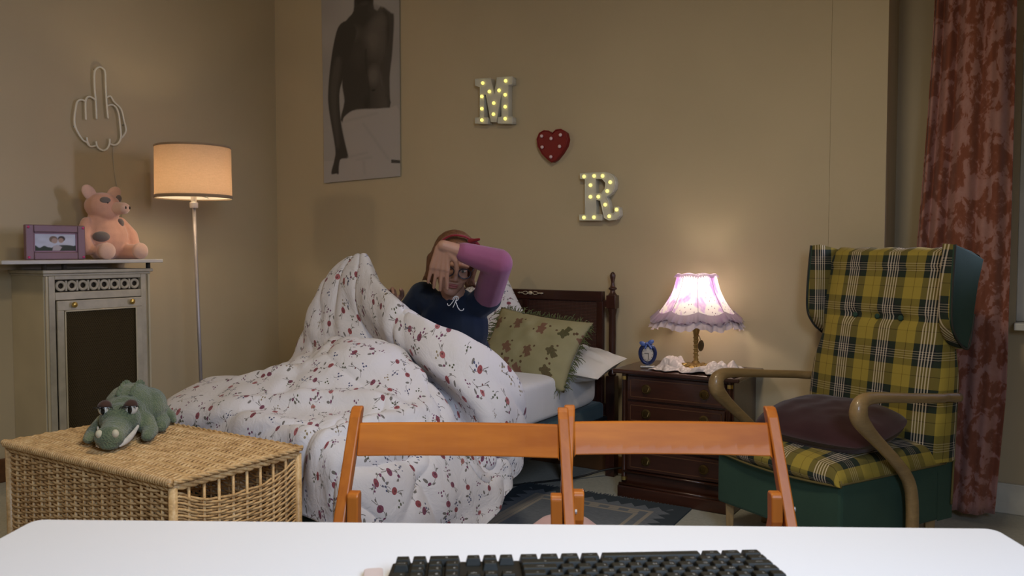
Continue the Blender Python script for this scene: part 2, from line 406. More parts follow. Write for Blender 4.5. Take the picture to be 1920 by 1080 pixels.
def paint_mesh(name, fn, nu, nv, mapping, m, parent=None, world=True):
    """flat print: fn(u,v)->rgb arrays stored as a colour attribute on a fine grid"""
    u, v = np.meshgrid(np.linspace(0, 1, nu), np.linspace(0, 1, nv), indexing='ij')
    pts = [tuple(mapping(a, b)) for a, b in zip(u.ravel(), v.ravel())]
    F = [(i*nv+j, (i+1)*nv+j, (i+1)*nv+j+1, i*nv+j+1) for i in range(nu-1) for j in range(nv-1)]
    mb = MB(); mb.add(pts, F, list(zip(u.ravel(), v.ravel())))
    o = part(name, mb, m, parent, world=world)
    rgb = fn(u, v).reshape(-1, 3); col = np.concatenate([rgb, np.ones((len(rgb), 1))], 1).astype(np.float32)
    a = o.data.color_attributes.new('print', 'FLOAT_COLOR', 'POINT'); a.data.foreach_set('color', col.ravel()); return o
def print_mat(name, rough=.6):
    m = Mat(name, (1, 1, 1), rough, 0, .3); a = m.node('ShaderNodeAttribute', attribute_name='print'); m.color(a.outputs['Color']); return m.m
def sdpoly(u, v, P, smooth=True):
    P = np.array(P, float)
    if smooth and len(P) > 5: P = catmull(np.vstack([P[-1:], P, P[:2]]), (len(P)+2)*4+1)[4:-5]
    P = P; d = np.full(u.shape, 1e9); s = np.ones(u.shape); n = len(P)
    for i in range(n):
        a = P[i]; b = P[i-1]; e = b-a; wx = u-a[0]; wy = v-a[1]
        t = np.clip((wx*e[0]+wy*e[1])/(e@e+1e-12), 0, 1); bx = wx-e[0]*t; by = wy-e[1]*t; d = np.minimum(d, bx*bx+by*by)
        c1 = v >= a[1]; c2 = v < b[1]; c3 = e[0]*wy > e[1]*wx
        s = np.where((c1 & c2 & c3) | (~c1 & ~c2 & ~c3), -s, s)
    return s*np.sqrt(d)
def blend(img, d, col, soft):
    a = np.clip(.5-d/soft, 0, 1)[..., None]; return img*(1-a)+np.array(col)*a
def sde(u, v, c, r): return (np.sqrt(((u-c[0])/r[0])**2+((v-c[1])/r[1])**2)-1)*min(r)

def couple(u, v):
    img = np.ones(u.shape+(3,))*np.array([.5, .53, .62]); img *= (1+.1*vnoise(u*6, v*6, 3))[..., None]
    img = blend(img, v-.25-.1*vnoise(u*9, u*0, 5), (.035, .05, .035), .05)
    img = blend(img, sdpoly(u, v, [(.42, 0), (.45, .25), (.6, .33), (.85, .33), (1, .22), (1, 0)]), (.04, .05, .04), .03)
    img = blend(img, sdpoly(u, v, [(.42, .0), (.44, .28), (.54, .36), (.66, .22), (.6, .0)]), (.42, .38, .4), .02)
    img = blend(img, sde(u, v, (.45, .68), (.105, .2)), (.17, .12, .09), .02); img = blend(img, sde(u, v, (.475, .60), (.075, .16)), (.40, .28, .23), .02)
    img = blend(img, sde(u, v, (.65, .72), (.09, .17)), (.05, .04, .04), .02); img = blend(img, sde(u, v, (.635, .62), (.065, .15)), (.36, .25, .2), .02)
    return img
M_print = print_mat('photo_print')
paint_mesh('photo', couple, 60, 34, lambda a, b: (x0+.002, yc-.097+.194*a, zb+.043+(H-.086)*b), M_print, pf)

# ---- plush pig on shelf
pg = thing('plush_pig', 'pink soft toy pig with grey patches sitting on the white shelf', 'soft toy', (-4.03, 2.49, 1.076))
M_pig = fabric('pig_plush', (.62, .33, .22), .95, .12, 300, .5, .5); M_pigl = fabric('pig_plush_pale', (.66, .42, .31), .95, .1, 300, .5, .5)
M_pigg = fabric('pig_patch_grey', (.17, .14, .12), .95, .1, 300, .4, .3)
bx, by = -4.035, 2.485
b = MB().ell((bx, by, 1.185), (.095, .12, .115)).ell((bx-.01, by, 1.27), (.07, .085, .06))
b.chain([(bx, by-.095, 1.26), (bx+.03, by-.135, 1.19), (bx+.06, by-.13, 1.13)], [.03, .035, .033]).chain([(bx, by+.085, 1.265), (bx+.03, by+.125, 1.2), (bx+.055, by+.125, 1.14)], [.03, .034, .032])
b.cap((bx+.02, by-.05, 1.115), (bx+.12, by-.075, 1.115), .042, .04).cap((bx+.02, by+.06, 1.115), (bx+.12, by+.095, 1.112), .042, .04)
b.ell((bx, by-.01, 1.348), (.082, .088, .070)).ell((bx+.03, by+.0, 1.315), (.055, .06, .045))
fuse('body', b, M_pig, pg, .006, 4)
fuse('snout', MB().cap((bx+.07, by+.022, 1.335), (bx+.12, by+.03, 1.335), .033, .03), M_pigl, pg, .005, 3)
for dy in (-.01, .012): part('nostril', MB().ell((bx+.146, by+.034+dy, 1.337), (.005, .004, .008), n=8), M_dk, pg, smooth=True, world=True)
for s in (-1, 1):
    part('foot', MB().ell((bx+.145, by+(-.08 if s < 0 else .1), 1.118), (.026, .043, .043)), M_pigl, pg, smooth=True, world=True, label='rounded pale pink foot')
    e = MB().ell((bx-.005, by-.01+s*.066, 1.412), (.013, .034, .046), rotm(-.75*s, 0, 0)); part('ear', e, M_pigl, pg, smooth=True, world=True)
    part('eye', MB().ell((bx+.073, by+.0+s*.028, 1.362), .006, n=10), M_dk, pg, smooth=True, world=True)
part('patch', MB().ell((bx+.058, by-.03, 1.372), (.022, .03, .02), rotm(0, .3, 0)), M_pigg, pg, smooth=True, world=True, label='grey patch over one eye')
part('patch', MB().ell((bx+.064, by-.06, 1.19), (.035, .042, .028), rotm(0, 0, -.5)), M_pigg, pg, smooth=True, world=True, label='grey belly patch')
part('patch', MB().ell((bx+.045, by+.055, 1.262), (.025, .018, .024)), M_pigg, pg, smooth=True, world=True, label='grey shoulder patch')
part('ear_patch', MB().ell((bx+.004, by+.075, 1.39), (.012, .018, .02), rotm(-.45, 0, 0)), M_pigg, pg, smooth=True, world=True, label='dark patch on the ear')

# ================================================================ NEON HAND SIGN
ns = thing('neon_sign', 'unlit white tube neon sign of a hand with raised middle finger on the left wall', 'neon sign', (-4.185, 2.57, 1.65))
M_neon = simple('neon_tube_off', (.75, .70, .55), .3, var=.03)
STK = [[(2.543, 1.81), (2.541, 1.903), (2.536, 1.972), (2.537, 2.048), (2.548, 2.074), (2.567, 2.086), (2.585, 2.081), (2.596, 2.062), (2.598, 1.982), (2.601, 1.898), (2.607, 1.822)],
[(2.485, 1.799), (2.484, 1.86), (2.486, 1.895), (2.494, 1.915), (2.51, 1.922), (2.53, 1.915), (2.538, 1.91)],
[(2.485, 1.895), (2.465, 1.899), (2.445, 1.89), (2.435, 1.867), (2.424, 1.797), (2.428, 1.757), (2.443, 1.725), (2.467, 1.693), (2.487, 1.683), (2.495, 1.672), (2.509, 1.664), (2.535, 1.671)],
[(2.487, 1.709), (2.49, 1.689), (2.499, 1.671)],
[(2.538, 1.694), (2.542, 1.67), (2.557, 1.656), (2.579, 1.651), (2.598, 1.662), (2.612, 1.688), (2.614, 1.716)],
[(2.615, 1.689), (2.636, 1.685), (2.655, 1.692), (2.671, 1.709), (2.679, 1.739), (2.675, 1.795), (2.669, 1.851), (2.656, 1.885), (2.637, 1.898), (2.618, 1.895), (2.603, 1.888)],
[(2.604, 1.932), (2.615, 1.941), (2.627, 1.939), (2.645, 1.915), (2.683, 1.882), (2.697, 1.827), (2.709, 1.782), (2.703, 1.756), (2.683, 1.728)]]
for st in STK:
    q = catmull(np.array([(-4.182, a, z) for a, z in st]), len(st)*5); part('neon_tube', MB().tube([tuple(p) for p in q], .0052, 8, up=(1, 0, 0)), M_neon, ns, smooth=True, world=True)
for (a, z) in ((2.545, 2.07), (2.43, 1.76), (2.70, 1.80), (2.56, 1.655)):
    part('wall_clip', MB().lathe([(.004, 0), (.004, .014)], (-4.199, a, z), 8, rotm(0, PI/2, 0)), M_glass, ns, world=True)
q = catmull(np.array([(-4.19, 2.64, 1.685), (-4.193, 2.638, 1.62), (-4.19, 2.648, 1.5), (-4.185, 2.668, 1.4), (-4.185, 2.675, 1.3), (-4.18, 2.66, 1.2), (-4.16, 2.66, 1.09)]), 40)
part('cord', MB().tube([tuple(p) for p in q], .0018, 6), simple('clear_cord', (.42, .36, .24), .3), ns, smooth=True, world=True)

# ================================================================ FLOOR LAMP
lx, ly = -3.70, 2.77
fl = thing('floor_lamp', 'floor lamp with beige drum shade and thin metal pole beside the radiator cover', 'lamp', (lx, ly, 0))
M_metal = simple('brushed_metal', (.42, .38, .36), .5, .6, var=.05)
part('base', MB().lathe([(.13, 0), (.13, .012), (.12, .018), (.02, .024), (.012, .04)], (lx+.035, ly+.01, 0), 40), M_metal, fl, world=True, angle=.5)
part('pole', MB().tube([(lx+.035, ly+.01, .02), (lx, ly, 1.35)], .009, 12), M_metal, fl, smooth=True, world=True)
part('lamp_holder', MB().lathe([(.019, 0), (.021, .004), (.021, .028), (.014, .03), (.014, .072), (.001, .074)], (lx, ly, 1.342), 20), simple('holder_cream', (.65, .55, .45), .4), fl, world=True, angle=.6)
ms = Mat('drum_shade_linen', (.62, .45, .30), .8, 0, .1); sc = ms.coord('Object', (1, 1, 1)); nn = ms.noise(sc, 130, 3, .6); n3 = ms.noise(ms.coord('Object', (1, 1, 9)), 30, 3, .6)
tr = ms.node('ShaderNodeBsdfTranslucent'); mx = ms.node('ShaderNodeMixShader'); tr.inputs[0].default_value = (.80, .52, .30, 1)
cr = ms.ramp(nn*.5+n3*.5, [(.3, (.62, .43, .29)), (.7, (.80, .58, .41))]); ms.link(cr, tr.inputs[0])
out = ms.nt.nodes['Material Output']; mx.inputs[0].default_value = .55; ms.link(ms.b.outputs[0], mx.inputs[1]); ms.link(tr.outputs[0], mx.inputs[2]); ms.link(mx.outputs[0], out.inputs[0])
s_ = part('lamp_shade', MB().lathe([(.190, 1.398), (.187, 1.655)], (lx, ly, 0), 64, caps=False), ms.m, fl, smooth=True, world=True)
mln = Mat('shade_lining', (.86, .82, .76), .8, 0, .1); trl = mln.node('ShaderNodeBsdfTranslucent'); trl.inputs[0].default_value = (.85, .78, .68, 1); mxl = mln.node('ShaderNodeMixShader'); mxl.inputs[0].default_value = .55; mln.link(mln.b.outputs[0], mxl.inputs[1]); mln.link(trl.outputs[0], mxl.inputs[2]); mln.link(mxl.outputs[0], mln.nt.nodes['Material Output'].inputs[0])
part('shade_lining', MB().lathe([(.1865, 1.396), (.1835, 1.656)], (lx, ly, 0), 64, caps=False), mln.m, s_, smooth=True, world=True)
M_trim = fabric('shade_trim', (.30, .2, .11), .8)
part('shade_rim', MB().lathe([(.192, 1.390), (.1935, 1.392), (.1935, 1.404), (.192, 1.406), (.188, 1.406), (.188, 1.390), (.192, 1.390)], (lx, ly, 0), 64, caps=False), M_trim, s_, smooth=True, world=True)
part('shade_rim', MB().lathe([(.1885, 1.650), (.190, 1.652), (.190, 1.658), (.1885, 1.66), (.1855, 1.66), (.1855, 1.650), (.1885, 1.650)], (lx, ly, 0), 64, caps=False), M_trim, s_, smooth=True, world=True)
sp = MB()
for a in (0, 2.09, 4.19): sp.tube([(lx+.014*math.cos(a), ly+.014*math.sin(a), 1.412), (lx+.187*math.cos(a), ly+.187*math.sin(a), 1.405)], .002, 6)
part('shade_spider', sp, M_metal, fl, world=True)
part('light_bulb', MB().lathe([(.012, 1.415), (.03, 1.44), (.034, 1.47), (.026, 1.50), (.008, 1.515)], (lx, ly, 0), 20), emis('bulb_glow', (1, .85, .6), 25), fl, smooth=True, world=True)
l = light('lamp_bulb_light', 'POINT', (lx, ly, 1.46), 13, (1, .76, .50), .04)
l.parent = fl; l.location = (0, 0, 1.47)

# ================================================================ POSTER
PX0, PX1, PZ0, PZ1 = -3.772, -3.148, 1.556, 2.74
def torso(u, v):
    zx = 139+445*u; zy = 1035-v*(1035/(2.618-PZ0)*(PZ1-PZ0))   # picture measured from its foot upwards
    bg = .36+.03*vnoise(zx/160, zy/160, 2); img = np.stack([bg, bg*.93, bg*.88], -1)
    img = blend(img, 905-zy, (.40, .37, .35), 10)
    sk = lambda k: (k*1.35, k*1.16, k*1.0)
    img = blend(img, sdpoly(zx, zy, [(470, 70), (540, 105), (556, 140), (545, 330), (530, 470), (530, 640), (500, 640), (484, 520), (478, 380)]), sk(.055), 8)
    img = blend(img, sdpoly(zx, zy, [(292, 85), (330, 45), (345, -60), (440, -60), (448, 60), (515, 95), (530, 200), (515, 310), (487, 400), (485, 500), (525, 640), (262, 690), (270, 560), (258, 430), (300, 250), (250, 150)]), sk(.04), 8)
    a = np.clip((zx-400)/90, 0, 1)*np.clip(.5-sdpoly(zx, zy, [(400, 70), (500, 90), (515, 300), (480, 420), (520, 640), (400, 640)])/20, 0, 1)
    img = img*(1-a[..., None]*.6)+np.array(sk(.085))*a[..., None]*.6
    for c, r, k, so in (((440, 235), (50, 80), .10, 60), ((470, 150), (40, 45), .09, 40), ((330, 180), (45, 40), .07, 50), ((440, 440), (30, 50), .105, 30), ((360, 300), (45, 70), .05, 60), ((400, 600), (16, 40), .03, 20)):
        img = blend(img, sde(zx, zy, c, r), sk(k), so)
    img = blend(img, np.abs(zx-405-8*np.sin(zy/70))-3+np.where((zy > 280) & (zy < 610), 0, 99), sk(.03), 14)
    img = blend(img, sde(zx, zy, (440, 525), (9, 5)), sk(.015), 6)
    img = blend(img, sdpoly(zx, zy, [(245, 110), (300, 95), (345, 160), (320, 260), (265, 420), (240, 520), (250, 700), (285, 870), (290, 900), (240, 905), (232, 985), (215, 985), (185, 980), (205, 900), (210, 830), (175, 600), (172, 480), (190, 320), (215, 190)]), sk(.04), 7)
    img = blend(img, sdpoly(zx, zy, [(222, 300), (255, 330), (225, 520), (235, 800), (215, 800), (185, 560), (190, 430)]), sk(.065), 24)
    img = blend(img, sdpoly(zx, zy, [(258, 680), (285, 640), (340, 622), (460, 634), (530, 640), (578, 660), (590, 960), (535, 965), (530, 1000), (290, 1010), (235, 985), (245, 910), (292, 895), (272, 800)]), (.40, .37, .35), 8)
    for p0, p1 in (((380, 710), (520, 930)), ((290, 895), (400, 880)), ((340, 915), (420, 910)), ((380, 930), (385, 1000)), ((275, 680), (455, 660))):
        t = np.clip(((zx-p0[0])*(p1[0]-p0[0])+(zy-p0[1])*(p1[1]-p0[1]))/((p1[0]-p0[0])**2+(p1[1]-p0[1])**2), 0, 1)
        d = np.hypot(zx-p0[0]-t*(p1[0]-p0[0]), zy-p0[1]-t*(p1[1]-p0[1])); img = blend(img, d-1, (.33, .305, .29), 26)
    img = blend(img, sdpoly(zx, zy, [(535, 935), (585, 945), (585, 962), (535, 955)]), (.06, .055, .05), 5)
    img = blend(img, sde(zx, zy, (392, -40), (52, 75)), sk(.03), 8)
    img = blend(img, sde(zx, zy, (392, 18), (28, 14)), sk(.05), 12)
    return img*1.12
def pmap(a, b):
    x = PX0+(PX1-PX0)*a+.012*(1-b)*(1-a); z = PZ0-.014*(1-a)+(PZ1-PZ0)*b
    return (x, 3.771-.006*(1-b)**6*(1-a)-.002*math.sin(a*3.1), z)
po = paint_mesh('poster', torso, 130, 240, pmap, print_mat('poster_print', .45)); solid(po, .0012)
tag(po, 'tall black and white poster of a shirtless man in white trousers on the back wall', 'poster')

# ================================================================ MARQUEE LETTERS + HEART (front face at Y = 3.735)
ML = [(-2.589, 2.052), (-2.491, 2.046), (-2.465, 1.964), (-2.447, 2.045), (-2.352, 2.039), (-2.352, 2.001), (-2.377, 1.999), (-2.377, 1.83), (-2.352, 1.828), (-2.352, 1.793), (-2.442, 1.801), (-2.442, 1.832), (-2.418, 1.834), (-2.42, 1.951), (-2.452, 1.81), (-2.487, 1.813), (-2.518, 1.961), (-2.531, 1.966), (-2.532, 1.839), (-2.507, 1.837), (-2.507, 1.805), (-2.59, 1.813), (-2.59, 1.843), (-2.559, 1.842), (-2.558, 2.006), (-2.589, 2.018)]
MB_ = [(-2.539, 2.025), (-2.392, 2.021), (-2.496, 1.975), (-2.434, 1.975), (-2.545, 1.954), (-2.395, 1.948), (-2.468, 1.911), (-2.545, 1.888), (-2.395, 1.885), (-2.47, 1.852), (-2.545, 1.827), (-2.395, 1.822)]
RO = [(-1.946, 1.509), (-1.811, 1.508), (-1.78, 1.50), (-1.76, 1.482), (-1.752, 1.455), (-1.757, 1.425), (-1.775, 1.402), (-1.802, 1.388), (-1.79, 1.366), (-1.783, 1.339), (-1.779, 1.309), (-1.764, 1.300), (-1.754, 1.31), (-1.754, 1.335), (-1.731, 1.334), (-1.727, 1.296), (-1.748, 1.274), (-1.785, 1.271), (-1.81, 1.283), (-1.821, 1.325), (-1.832, 1.371), (-1.857, 1.376), (-1.857, 1.299), (-1.823, 1.298), (-1.823, 1.272), (-1.949, 1.274), (-1.949, 1.301), (-1.917, 1.301), (-1.918, 1.481), (-1.945, 1.483)]
RH = [(-1.86, 1.48), (-1.824, 1.478), (-1.804, 1.457), (-1.807, 1.427), (-1.828, 1.405), (-1.859, 1.404)]
RB = [(-1.923, 1.493), (-1.867, 1.493), (-1.820, 1.491), (-1.778, 1.458), (-1.887, 1.448), (-1.794, 1.415), (-1.887, 1.39), (-1.843, 1.389), (-1.805, 1.348), (-1.743, 1.322), (-1.783, 1.290), (-1.923, 1.287), (-1.867, 1.287)]
HO = [(-2.115, 1.722), (-2.135, 1.738), (-2.163, 1.742), (-2.190, 1.731), (-2.204, 1.701), (-2.198, 1.665), (-2.172, 1.623), (-2.135, 1.59), (-2.115, 1.577), (-2.09, 1.589), (-2.059, 1.62), (-2.034, 1.655), (-2.025, 1.688), (-2.034, 1.722), (-2.062, 1.741), (-2.092, 1.740)]
HB = [(-2.174, 1.714), (-2.063, 1.712), (-2.118, 1.698), (-2.171, 1.657), (-2.068, 1.654), (-2.119, 1.604)]
M_mq = simple('marquee_plastic', (.62, .60, .52), .45, var=.04)
M_led = emis('led_yellow', (1, .85, .22), 1.15); M_led2 = emis('led_pale', (1, .88, .3), .95); M_ledoff = simple('led_off', (.75, .55, .55), .3)
M_red = simple('red_plastic', (.20, .001, .003), .5, var=.05)
def marquee(name, label, outlines, bulbs, m, mled, cat, group=None, rim=True, depth=.036, yf=3.735):
    cx = sum(p[0] for p in outlines[0])/len(outlines[0]); cz = sum(p[1] for p in outlines[0])/len(outlines[0])
    t = thing(name, label, cat, (cx, 3.78, cz), 0, group)
    loc = [[(p[0]-cx, p[1]-cz) for p in o] for o in outlines]
    me = curve_mesh('letter_body', loc, depth, .0015)
    me.materials.clear(); me.materials.append(m); o = link('letter_body' if cat == 'letter light' else 'heart_body', me, t); o.rotation_euler = (PI/2, 0, 0); o.location = (0, yf+depth/2-3.78+.006, 0)
    for ol in loc:
        me = curve_mesh('rim', [ol], 0, width=.003); me.materials.clear(); me.materials.append(m)
        r = link('rim', me, t); r.rotation_euler = (PI/2, 0, 0); r.location = (0, yf-3.78+.003, 0)
    for (x, z) in bulbs:
        part('light_bulb', MB().ell((x, yf-.001, z), (.0095, .009, .0095), n=10), mled, t, smooth=True, world=True)
    return t
marquee('marquee_letter', 'white light-up marquee letter M with yellow bulbs on the back wall', [ML], MB_, M_mq, M_led, 'letter light', 'marquee letters on the wall')
marquee('marquee_letter', 'white light-up marquee letter R with yellow bulbs on the back wall', [RO, RH], RB, M_mq, M_led2, 'letter light', 'marquee letters on the wall')
marquee('heart_light', 'red heart shaped light with small pale bulbs between the letters', [HO], HB, M_red, M_ledoff, 'heart light', depth=.03, yf=3.742)

# ================================================================ BED
M_mahog = wood('dark_mahogany', (.022, .006, .004), (.055, .014, .008), .32, 2, 10, .3)
M_mahx = wood('dark_mahogany_rail', (.022, .006, .004), (.055, .014, .008), .32, 0, 10, .3)
BX0, BX1, BY0 = -2.72, -1.78, 1.86
bed = thing('bed', 'single bed with dark carved wooden headboard standing against the back wall', 'bed', (-2.25, 3.70, 0))
def post(x, y):
    b = MB().bb(x-.024, x+.024, y-.024, y+.024, .835, .90).bb(x-.024, x+.024, y-.024, y+.024, 0, .5)
    b.lathe([(.017, .5), (.022, .51), (.018, .52), (.0165, .6), (.018, .7), (.0165, .8), (.021, .82), (.023, .835)], (x, y, 0), 20)
    b.lathe([(.024, .90), (.02, .905), (.013, .915), (.012, .925), (.021, .93), (.021, .936), (.012, .942), (.009, .955), (.008, .965), (.013, .985), (.0145, .998), (.010, 1.01), (.001, 1.016)], (x, y, 0), 20)
    return b
HY = 3.715
for x in (-1.752, -2.748): part('headboard_post', post(x, HY), M_mahog, bed, world=True, angle=.6, bevel=.002)
part('top_rail', MB().bb(-2.70, -1.80, HY-.016, HY+.016, .868, .918).bb(-1.80, -1.775, HY-.012, HY+.012, .84, .875).bb(-2.725, -2.70, HY-.012, HY+.012, .84, .875), M_mahx, bed, world=True, bevel=.004)
for a_, b_ in ((-1.835, -1.80), (-2.70, -2.665), (-2.27, -2.23)): part('panel_stile', MB().bb(a_, b_, HY-.013, HY+.013, .36, .868), M_mahog, bed, world=True, bevel=.003)
mcn = Mat('dark_cane', (.05, .016, .008), .5); cx_, cy_, cz_ = mcn.xyz(mcn.coord('Object'))
cn = ((cx_*420).f('SINE')*(cz_*420).f('SINE')).f('ABSOLUTE'); mcn.color(mcn.mix(cn > .45, (.075, .022, .012), (.015, .005, .003))); mcn.bump(cn, .5, .003)
part('cane_panel', MB().bb(-2.665, -2.27, HY-.004, HY+.004, .35, .87), mcn.m, bed, world=True)
part('cane_panel', MB().bb(-2.23, -1.835, HY-.004, HY+.004, .35, .87), mcn.m, bed, world=True)
part('cross_rail', MB().bb(-2.728, -1.776, HY-.014, HY+.014, .30, .36), M_mahx, bed, world=True, bevel=.003)
M_orn = simple('brass_ornament', (.62, .54, .40), .4, .3)
orn = MB()
ox, oz = -2.215, .900
orn.ell((ox, HY-.018, oz), (.014, .006, .010))
for s in (-1, 1):
    orn.tube([(ox+s*.012, HY-.019, oz), (ox+s*.025, HY-.019, oz+.008), (ox+s*.04, HY-.019, oz+.006), (ox+s*.052, HY-.019, oz-.003), (ox+s*.065, HY-.019, oz+.003), (ox+s*.078, HY-.019, oz)], .0022, 6)
    orn.tube([(ox+s*.012, HY-.019, oz), (ox+s*.025, HY-.019, oz-.008), (ox+s*.04, HY-.019, oz-.006), (ox+s*.052, HY-.019, oz+.003), (ox+s*.065, HY-.019, oz-.003), (ox+s*.078, HY-.019, oz)], .0022, 6)
part('ornament', orn, M_orn, bed, smooth=True, world=True)
M_base = fabric('teal_ticking', (.045, .09, .105), .9)
part('bed_base', MB().bb(BX0, BX1, BY0, 3.69, .24, .372), M_base, bed, world=True, bevel=.02)
M_blk = simple('black_wood', (.012, .014, .016), .4)
M_tl = simple('dark_teal_leg', (.012, .022, .026), .45)
for x, y in ((-1.86, 3.45), (-2.64, 3.45), (-1.86, 1.95), (-2.64, 1.95)):
    part('leg', MB().lathe([(.021, 0), (.024, .01), (.027, .24)], (x, y, 0), 16), M_tl, bed, world=True, angle=.5)
part('side_rail', MB().bb(-1.79, -1.765, BY0, 3.69, .245, .30), M_blk, bed, world=True, bevel=.003)
# mattress with fitted sheet
def puff_box(x0, x1, y0, y1, z0, z1, r, n=40, wr=.0, seed=1):
    """rounded box grid: superellipsoid wrapped with soft wrinkles"""
    cx, cy, cz = (x0+x1)/2, (y0+y1)/2, (z0+z1)/2; hx, hy, hz = (x1-x0)/2, (y1-y0)/2, (z1-z0)/2
    b = MB(); P = []
    m = n; k = n//2
    for i in range(m):
        a = 2*PI*i/m; row = []
        for j in range(k+1):
            e = -PI/2+PI*j/k
            sg = lambda q, p: math.copysign(abs(q)**p, q)
            ce, se = sg(math.cos(e), r), sg(math.sin(e), r)
            x = hx*ce*sg(math.cos(a), r); y = hy*ce*sg(math.sin(a), r); z = hz*se
            row.append((cx+x, cy+y, cz+z))
        P.append(row)
    if wr:
        A = np.array(P); d = vnoise(A[..., 0]*14+A[..., 2]*9, A[..., 1]*6+A[..., 2]*30, seed)*wr
        A[..., 2] += d; A[..., 0] += d*.6; P = [[tuple(p) for p in r_] for r_ in A]
    b.grid(P, closed=True); return b
M_sheet = fabric('white_sheet', (.66, .65, .66), .85, .04, 900, .15)
mt = part('mattress', puff_box(BX0, -1.765, BY0, 3.685, .372, .572, .22, 120, .006, 4), M_sheet, None, smooth=True)
tag(mt, 'mattress under a white fitted sheet lying on the bed base', 'mattress')

# pillows
def pillow(cx, cy, cz, w_, d, t, R, n=36, seed=1, wr=.006, pinch=.12):
    P = []; u = np.linspace(-1, 1, n)
    b = MB()
    for sgn in (1, -1):
        G = []
        U = []
        for a in u:
            row = []; ru = []
            for c_ in u:
                edge = (1-abs(a)**2.6)*(1-abs(c_)**2.6)
                x = a*w_/2*(1-pinch*(1-abs(c_)**2)*.0-pinch*.5*c_*c_*(1-abs(a))*0+pinch*.35*(a*a*c_*c_)-.04*(1-c_*c_)*0)
                y = c_*d/2*(1+pinch*.35*(a*a*c_*c_))
                z = sgn*t/2*max(edge, 0)**.55
                wn = float(vnoise(np.array(a*5+sgn*3), np.array(c_*5+7), seed))*wr*min(1, edge*3)
                row.append(Vector((cx, cy, cz))+R @ Vector((x, y, z+wn))); ru.append(((a+1)/2*w_, (c_+1)/2*d))
            G.append(row); U.append(ru)
        b.grid(G, U)
    return b
p = part('pillow', pillow(-1.915, 3.43, .606, .56, .38, .14, rotm(.12, .10, .10), seed=3, wr=.01), M_sheet, None, smooth=True); tag(p, 'plain white pillow lying under the teddy print cushion', 'pillow')
p.modifiers.new('weld', 'WELD').merge_threshold = .0005

# floral duvet pattern -------------------------------------------------
def floral(name, base):
    m = Mat(name, base, .9, 0, .15); uv = m.coord('UV')
    warp = m.noise(uv, 14, 2); x, y, z = m.xyz(uv)
    col = None
    layers = [(12, .8, (0, 0)), (15, .95, (.37, .81))]
    cur = m.ramp(m.noise(uv, 3, 3), [(.3, [q*.97 for q in lin(base)[:3]]), (.7, base)])
    for li, (sc, rnd, off) in enumerate(layers):
        vx = m.comb(x+off[0], y+off[1])
        vo = m.node('ShaderNodeTexVoronoi', voronoi_dimensions='2D', feature='F1'); m.link(vx, vo.inputs['Vector']); vo.inputs['Scale'].default_value = sc; vo.inputs['Randomness'].default_value = rnd
        px, py, _ = m.xyz(vo.outputs['Position']); cr_, cg, cb = m.xyz(vo.outputs['Color'])
        dx = (x+off[0])-px; dy = (y+off[1])-py
        an = cr_*6.283; ca = an.f('COSINE'); sa = an.f('SINE')
        lx = dx*ca+dy*sa; ly = dy*ca-dx*sa
        wob = (warp-.5)*.008
        def disc(cx, cy, r, k=1.0):
            a = lx-cx+wob; b = (ly-cy)*k+wob
            return (a*a+b*b) < r*r
        def line(w, x0, x1, amp, fr, sl=0):
            yy = (lx*fr).f('SINE')*amp+lx*sl
            return ((ly-yy).f('ABSOLUTE') < w)*(lx > x0)*(lx < x1)
        dark = ('3a3f33', '463a3a', '31363f')
        if li == 0:
            # curling stem, leaves, one berry-like flower
            stem = line(.0009, -.036, .030, .009, 75)
            lf = disc(-.018, -.012, .0048, 2.2).f('MAXIMUM', disc(.022, .011, .0044, 2.0)).f('MAXIMUM', disc(-.030, .009, .004, .5)).f('MAXIMUM', line(.0013, .010, .026, .0, 1, .9))
            cur = m.mix(stem.f('MAXIMUM', lf), cur, (.17, .155, .145))
            fl_ = disc(.0, .003, .0090, .85)*(cg > .15)
            fc = m.ramp(cb+(m.noise(uv, 230, 2)-.5)*.6, [(0, (.20, .05, .07)), (.4, (.30, .075, .08)), (.65, (.14, .05, .10)), (.8, (.36, .12, .13))])
            cur = m.mix(fl_, cur, fc); cur = m.mix(disc(.002, .004, .0030), cur, (.13, .05, .05))
            cur = m.mix(disc(-.028, -.004, .0050, 1.3)*(cb > .4), cur, (.16, .05, .10))
        else:
            b1 = disc(.0, .0, .0042, 1.6).f('MAXIMUM', disc(.009, .004, .0034, 1.2)).f('MAXIMUM', disc(-.007, .008, .003, 1)).f('MAXIMUM', disc(.003, -.009, .003, 2.2))
            b2 = line(.0008, -.020, .018, .006, 120)
            cur = m.mix(b1, cur, m.ramp(cg, [(0, (.07, .08, .16)), (.35, (.16, .06, .12)), (.6, (.08, .09, .05)), (.8, (.25, .2, .12))], 'CONSTANT'))
            cur = m.mix(b2*(cb > .65), cur, (.16, .15, .15))
    m.color(cur); m.bump(m.noise(uv, 16, 5, .62, .8)*1.0, .55, .012); m.set('Sheen Weight', .1)
    return m.m
M_floral = floral('floral_cotton', (.66, .635, .655))
p = part('pillow', pillow(-2.42, 3.50, .745, .50, .42, .12, rotm(1.2, 0, .10) @ rotm(0, 0, .62), seed=5, wr=.006), M_floral, None, smooth=True); tag(p, 'white floral pillow propped upright behind the woman', 'pillow')
p.modifiers.new('weld', 'WELD').merge_threshold = .0005

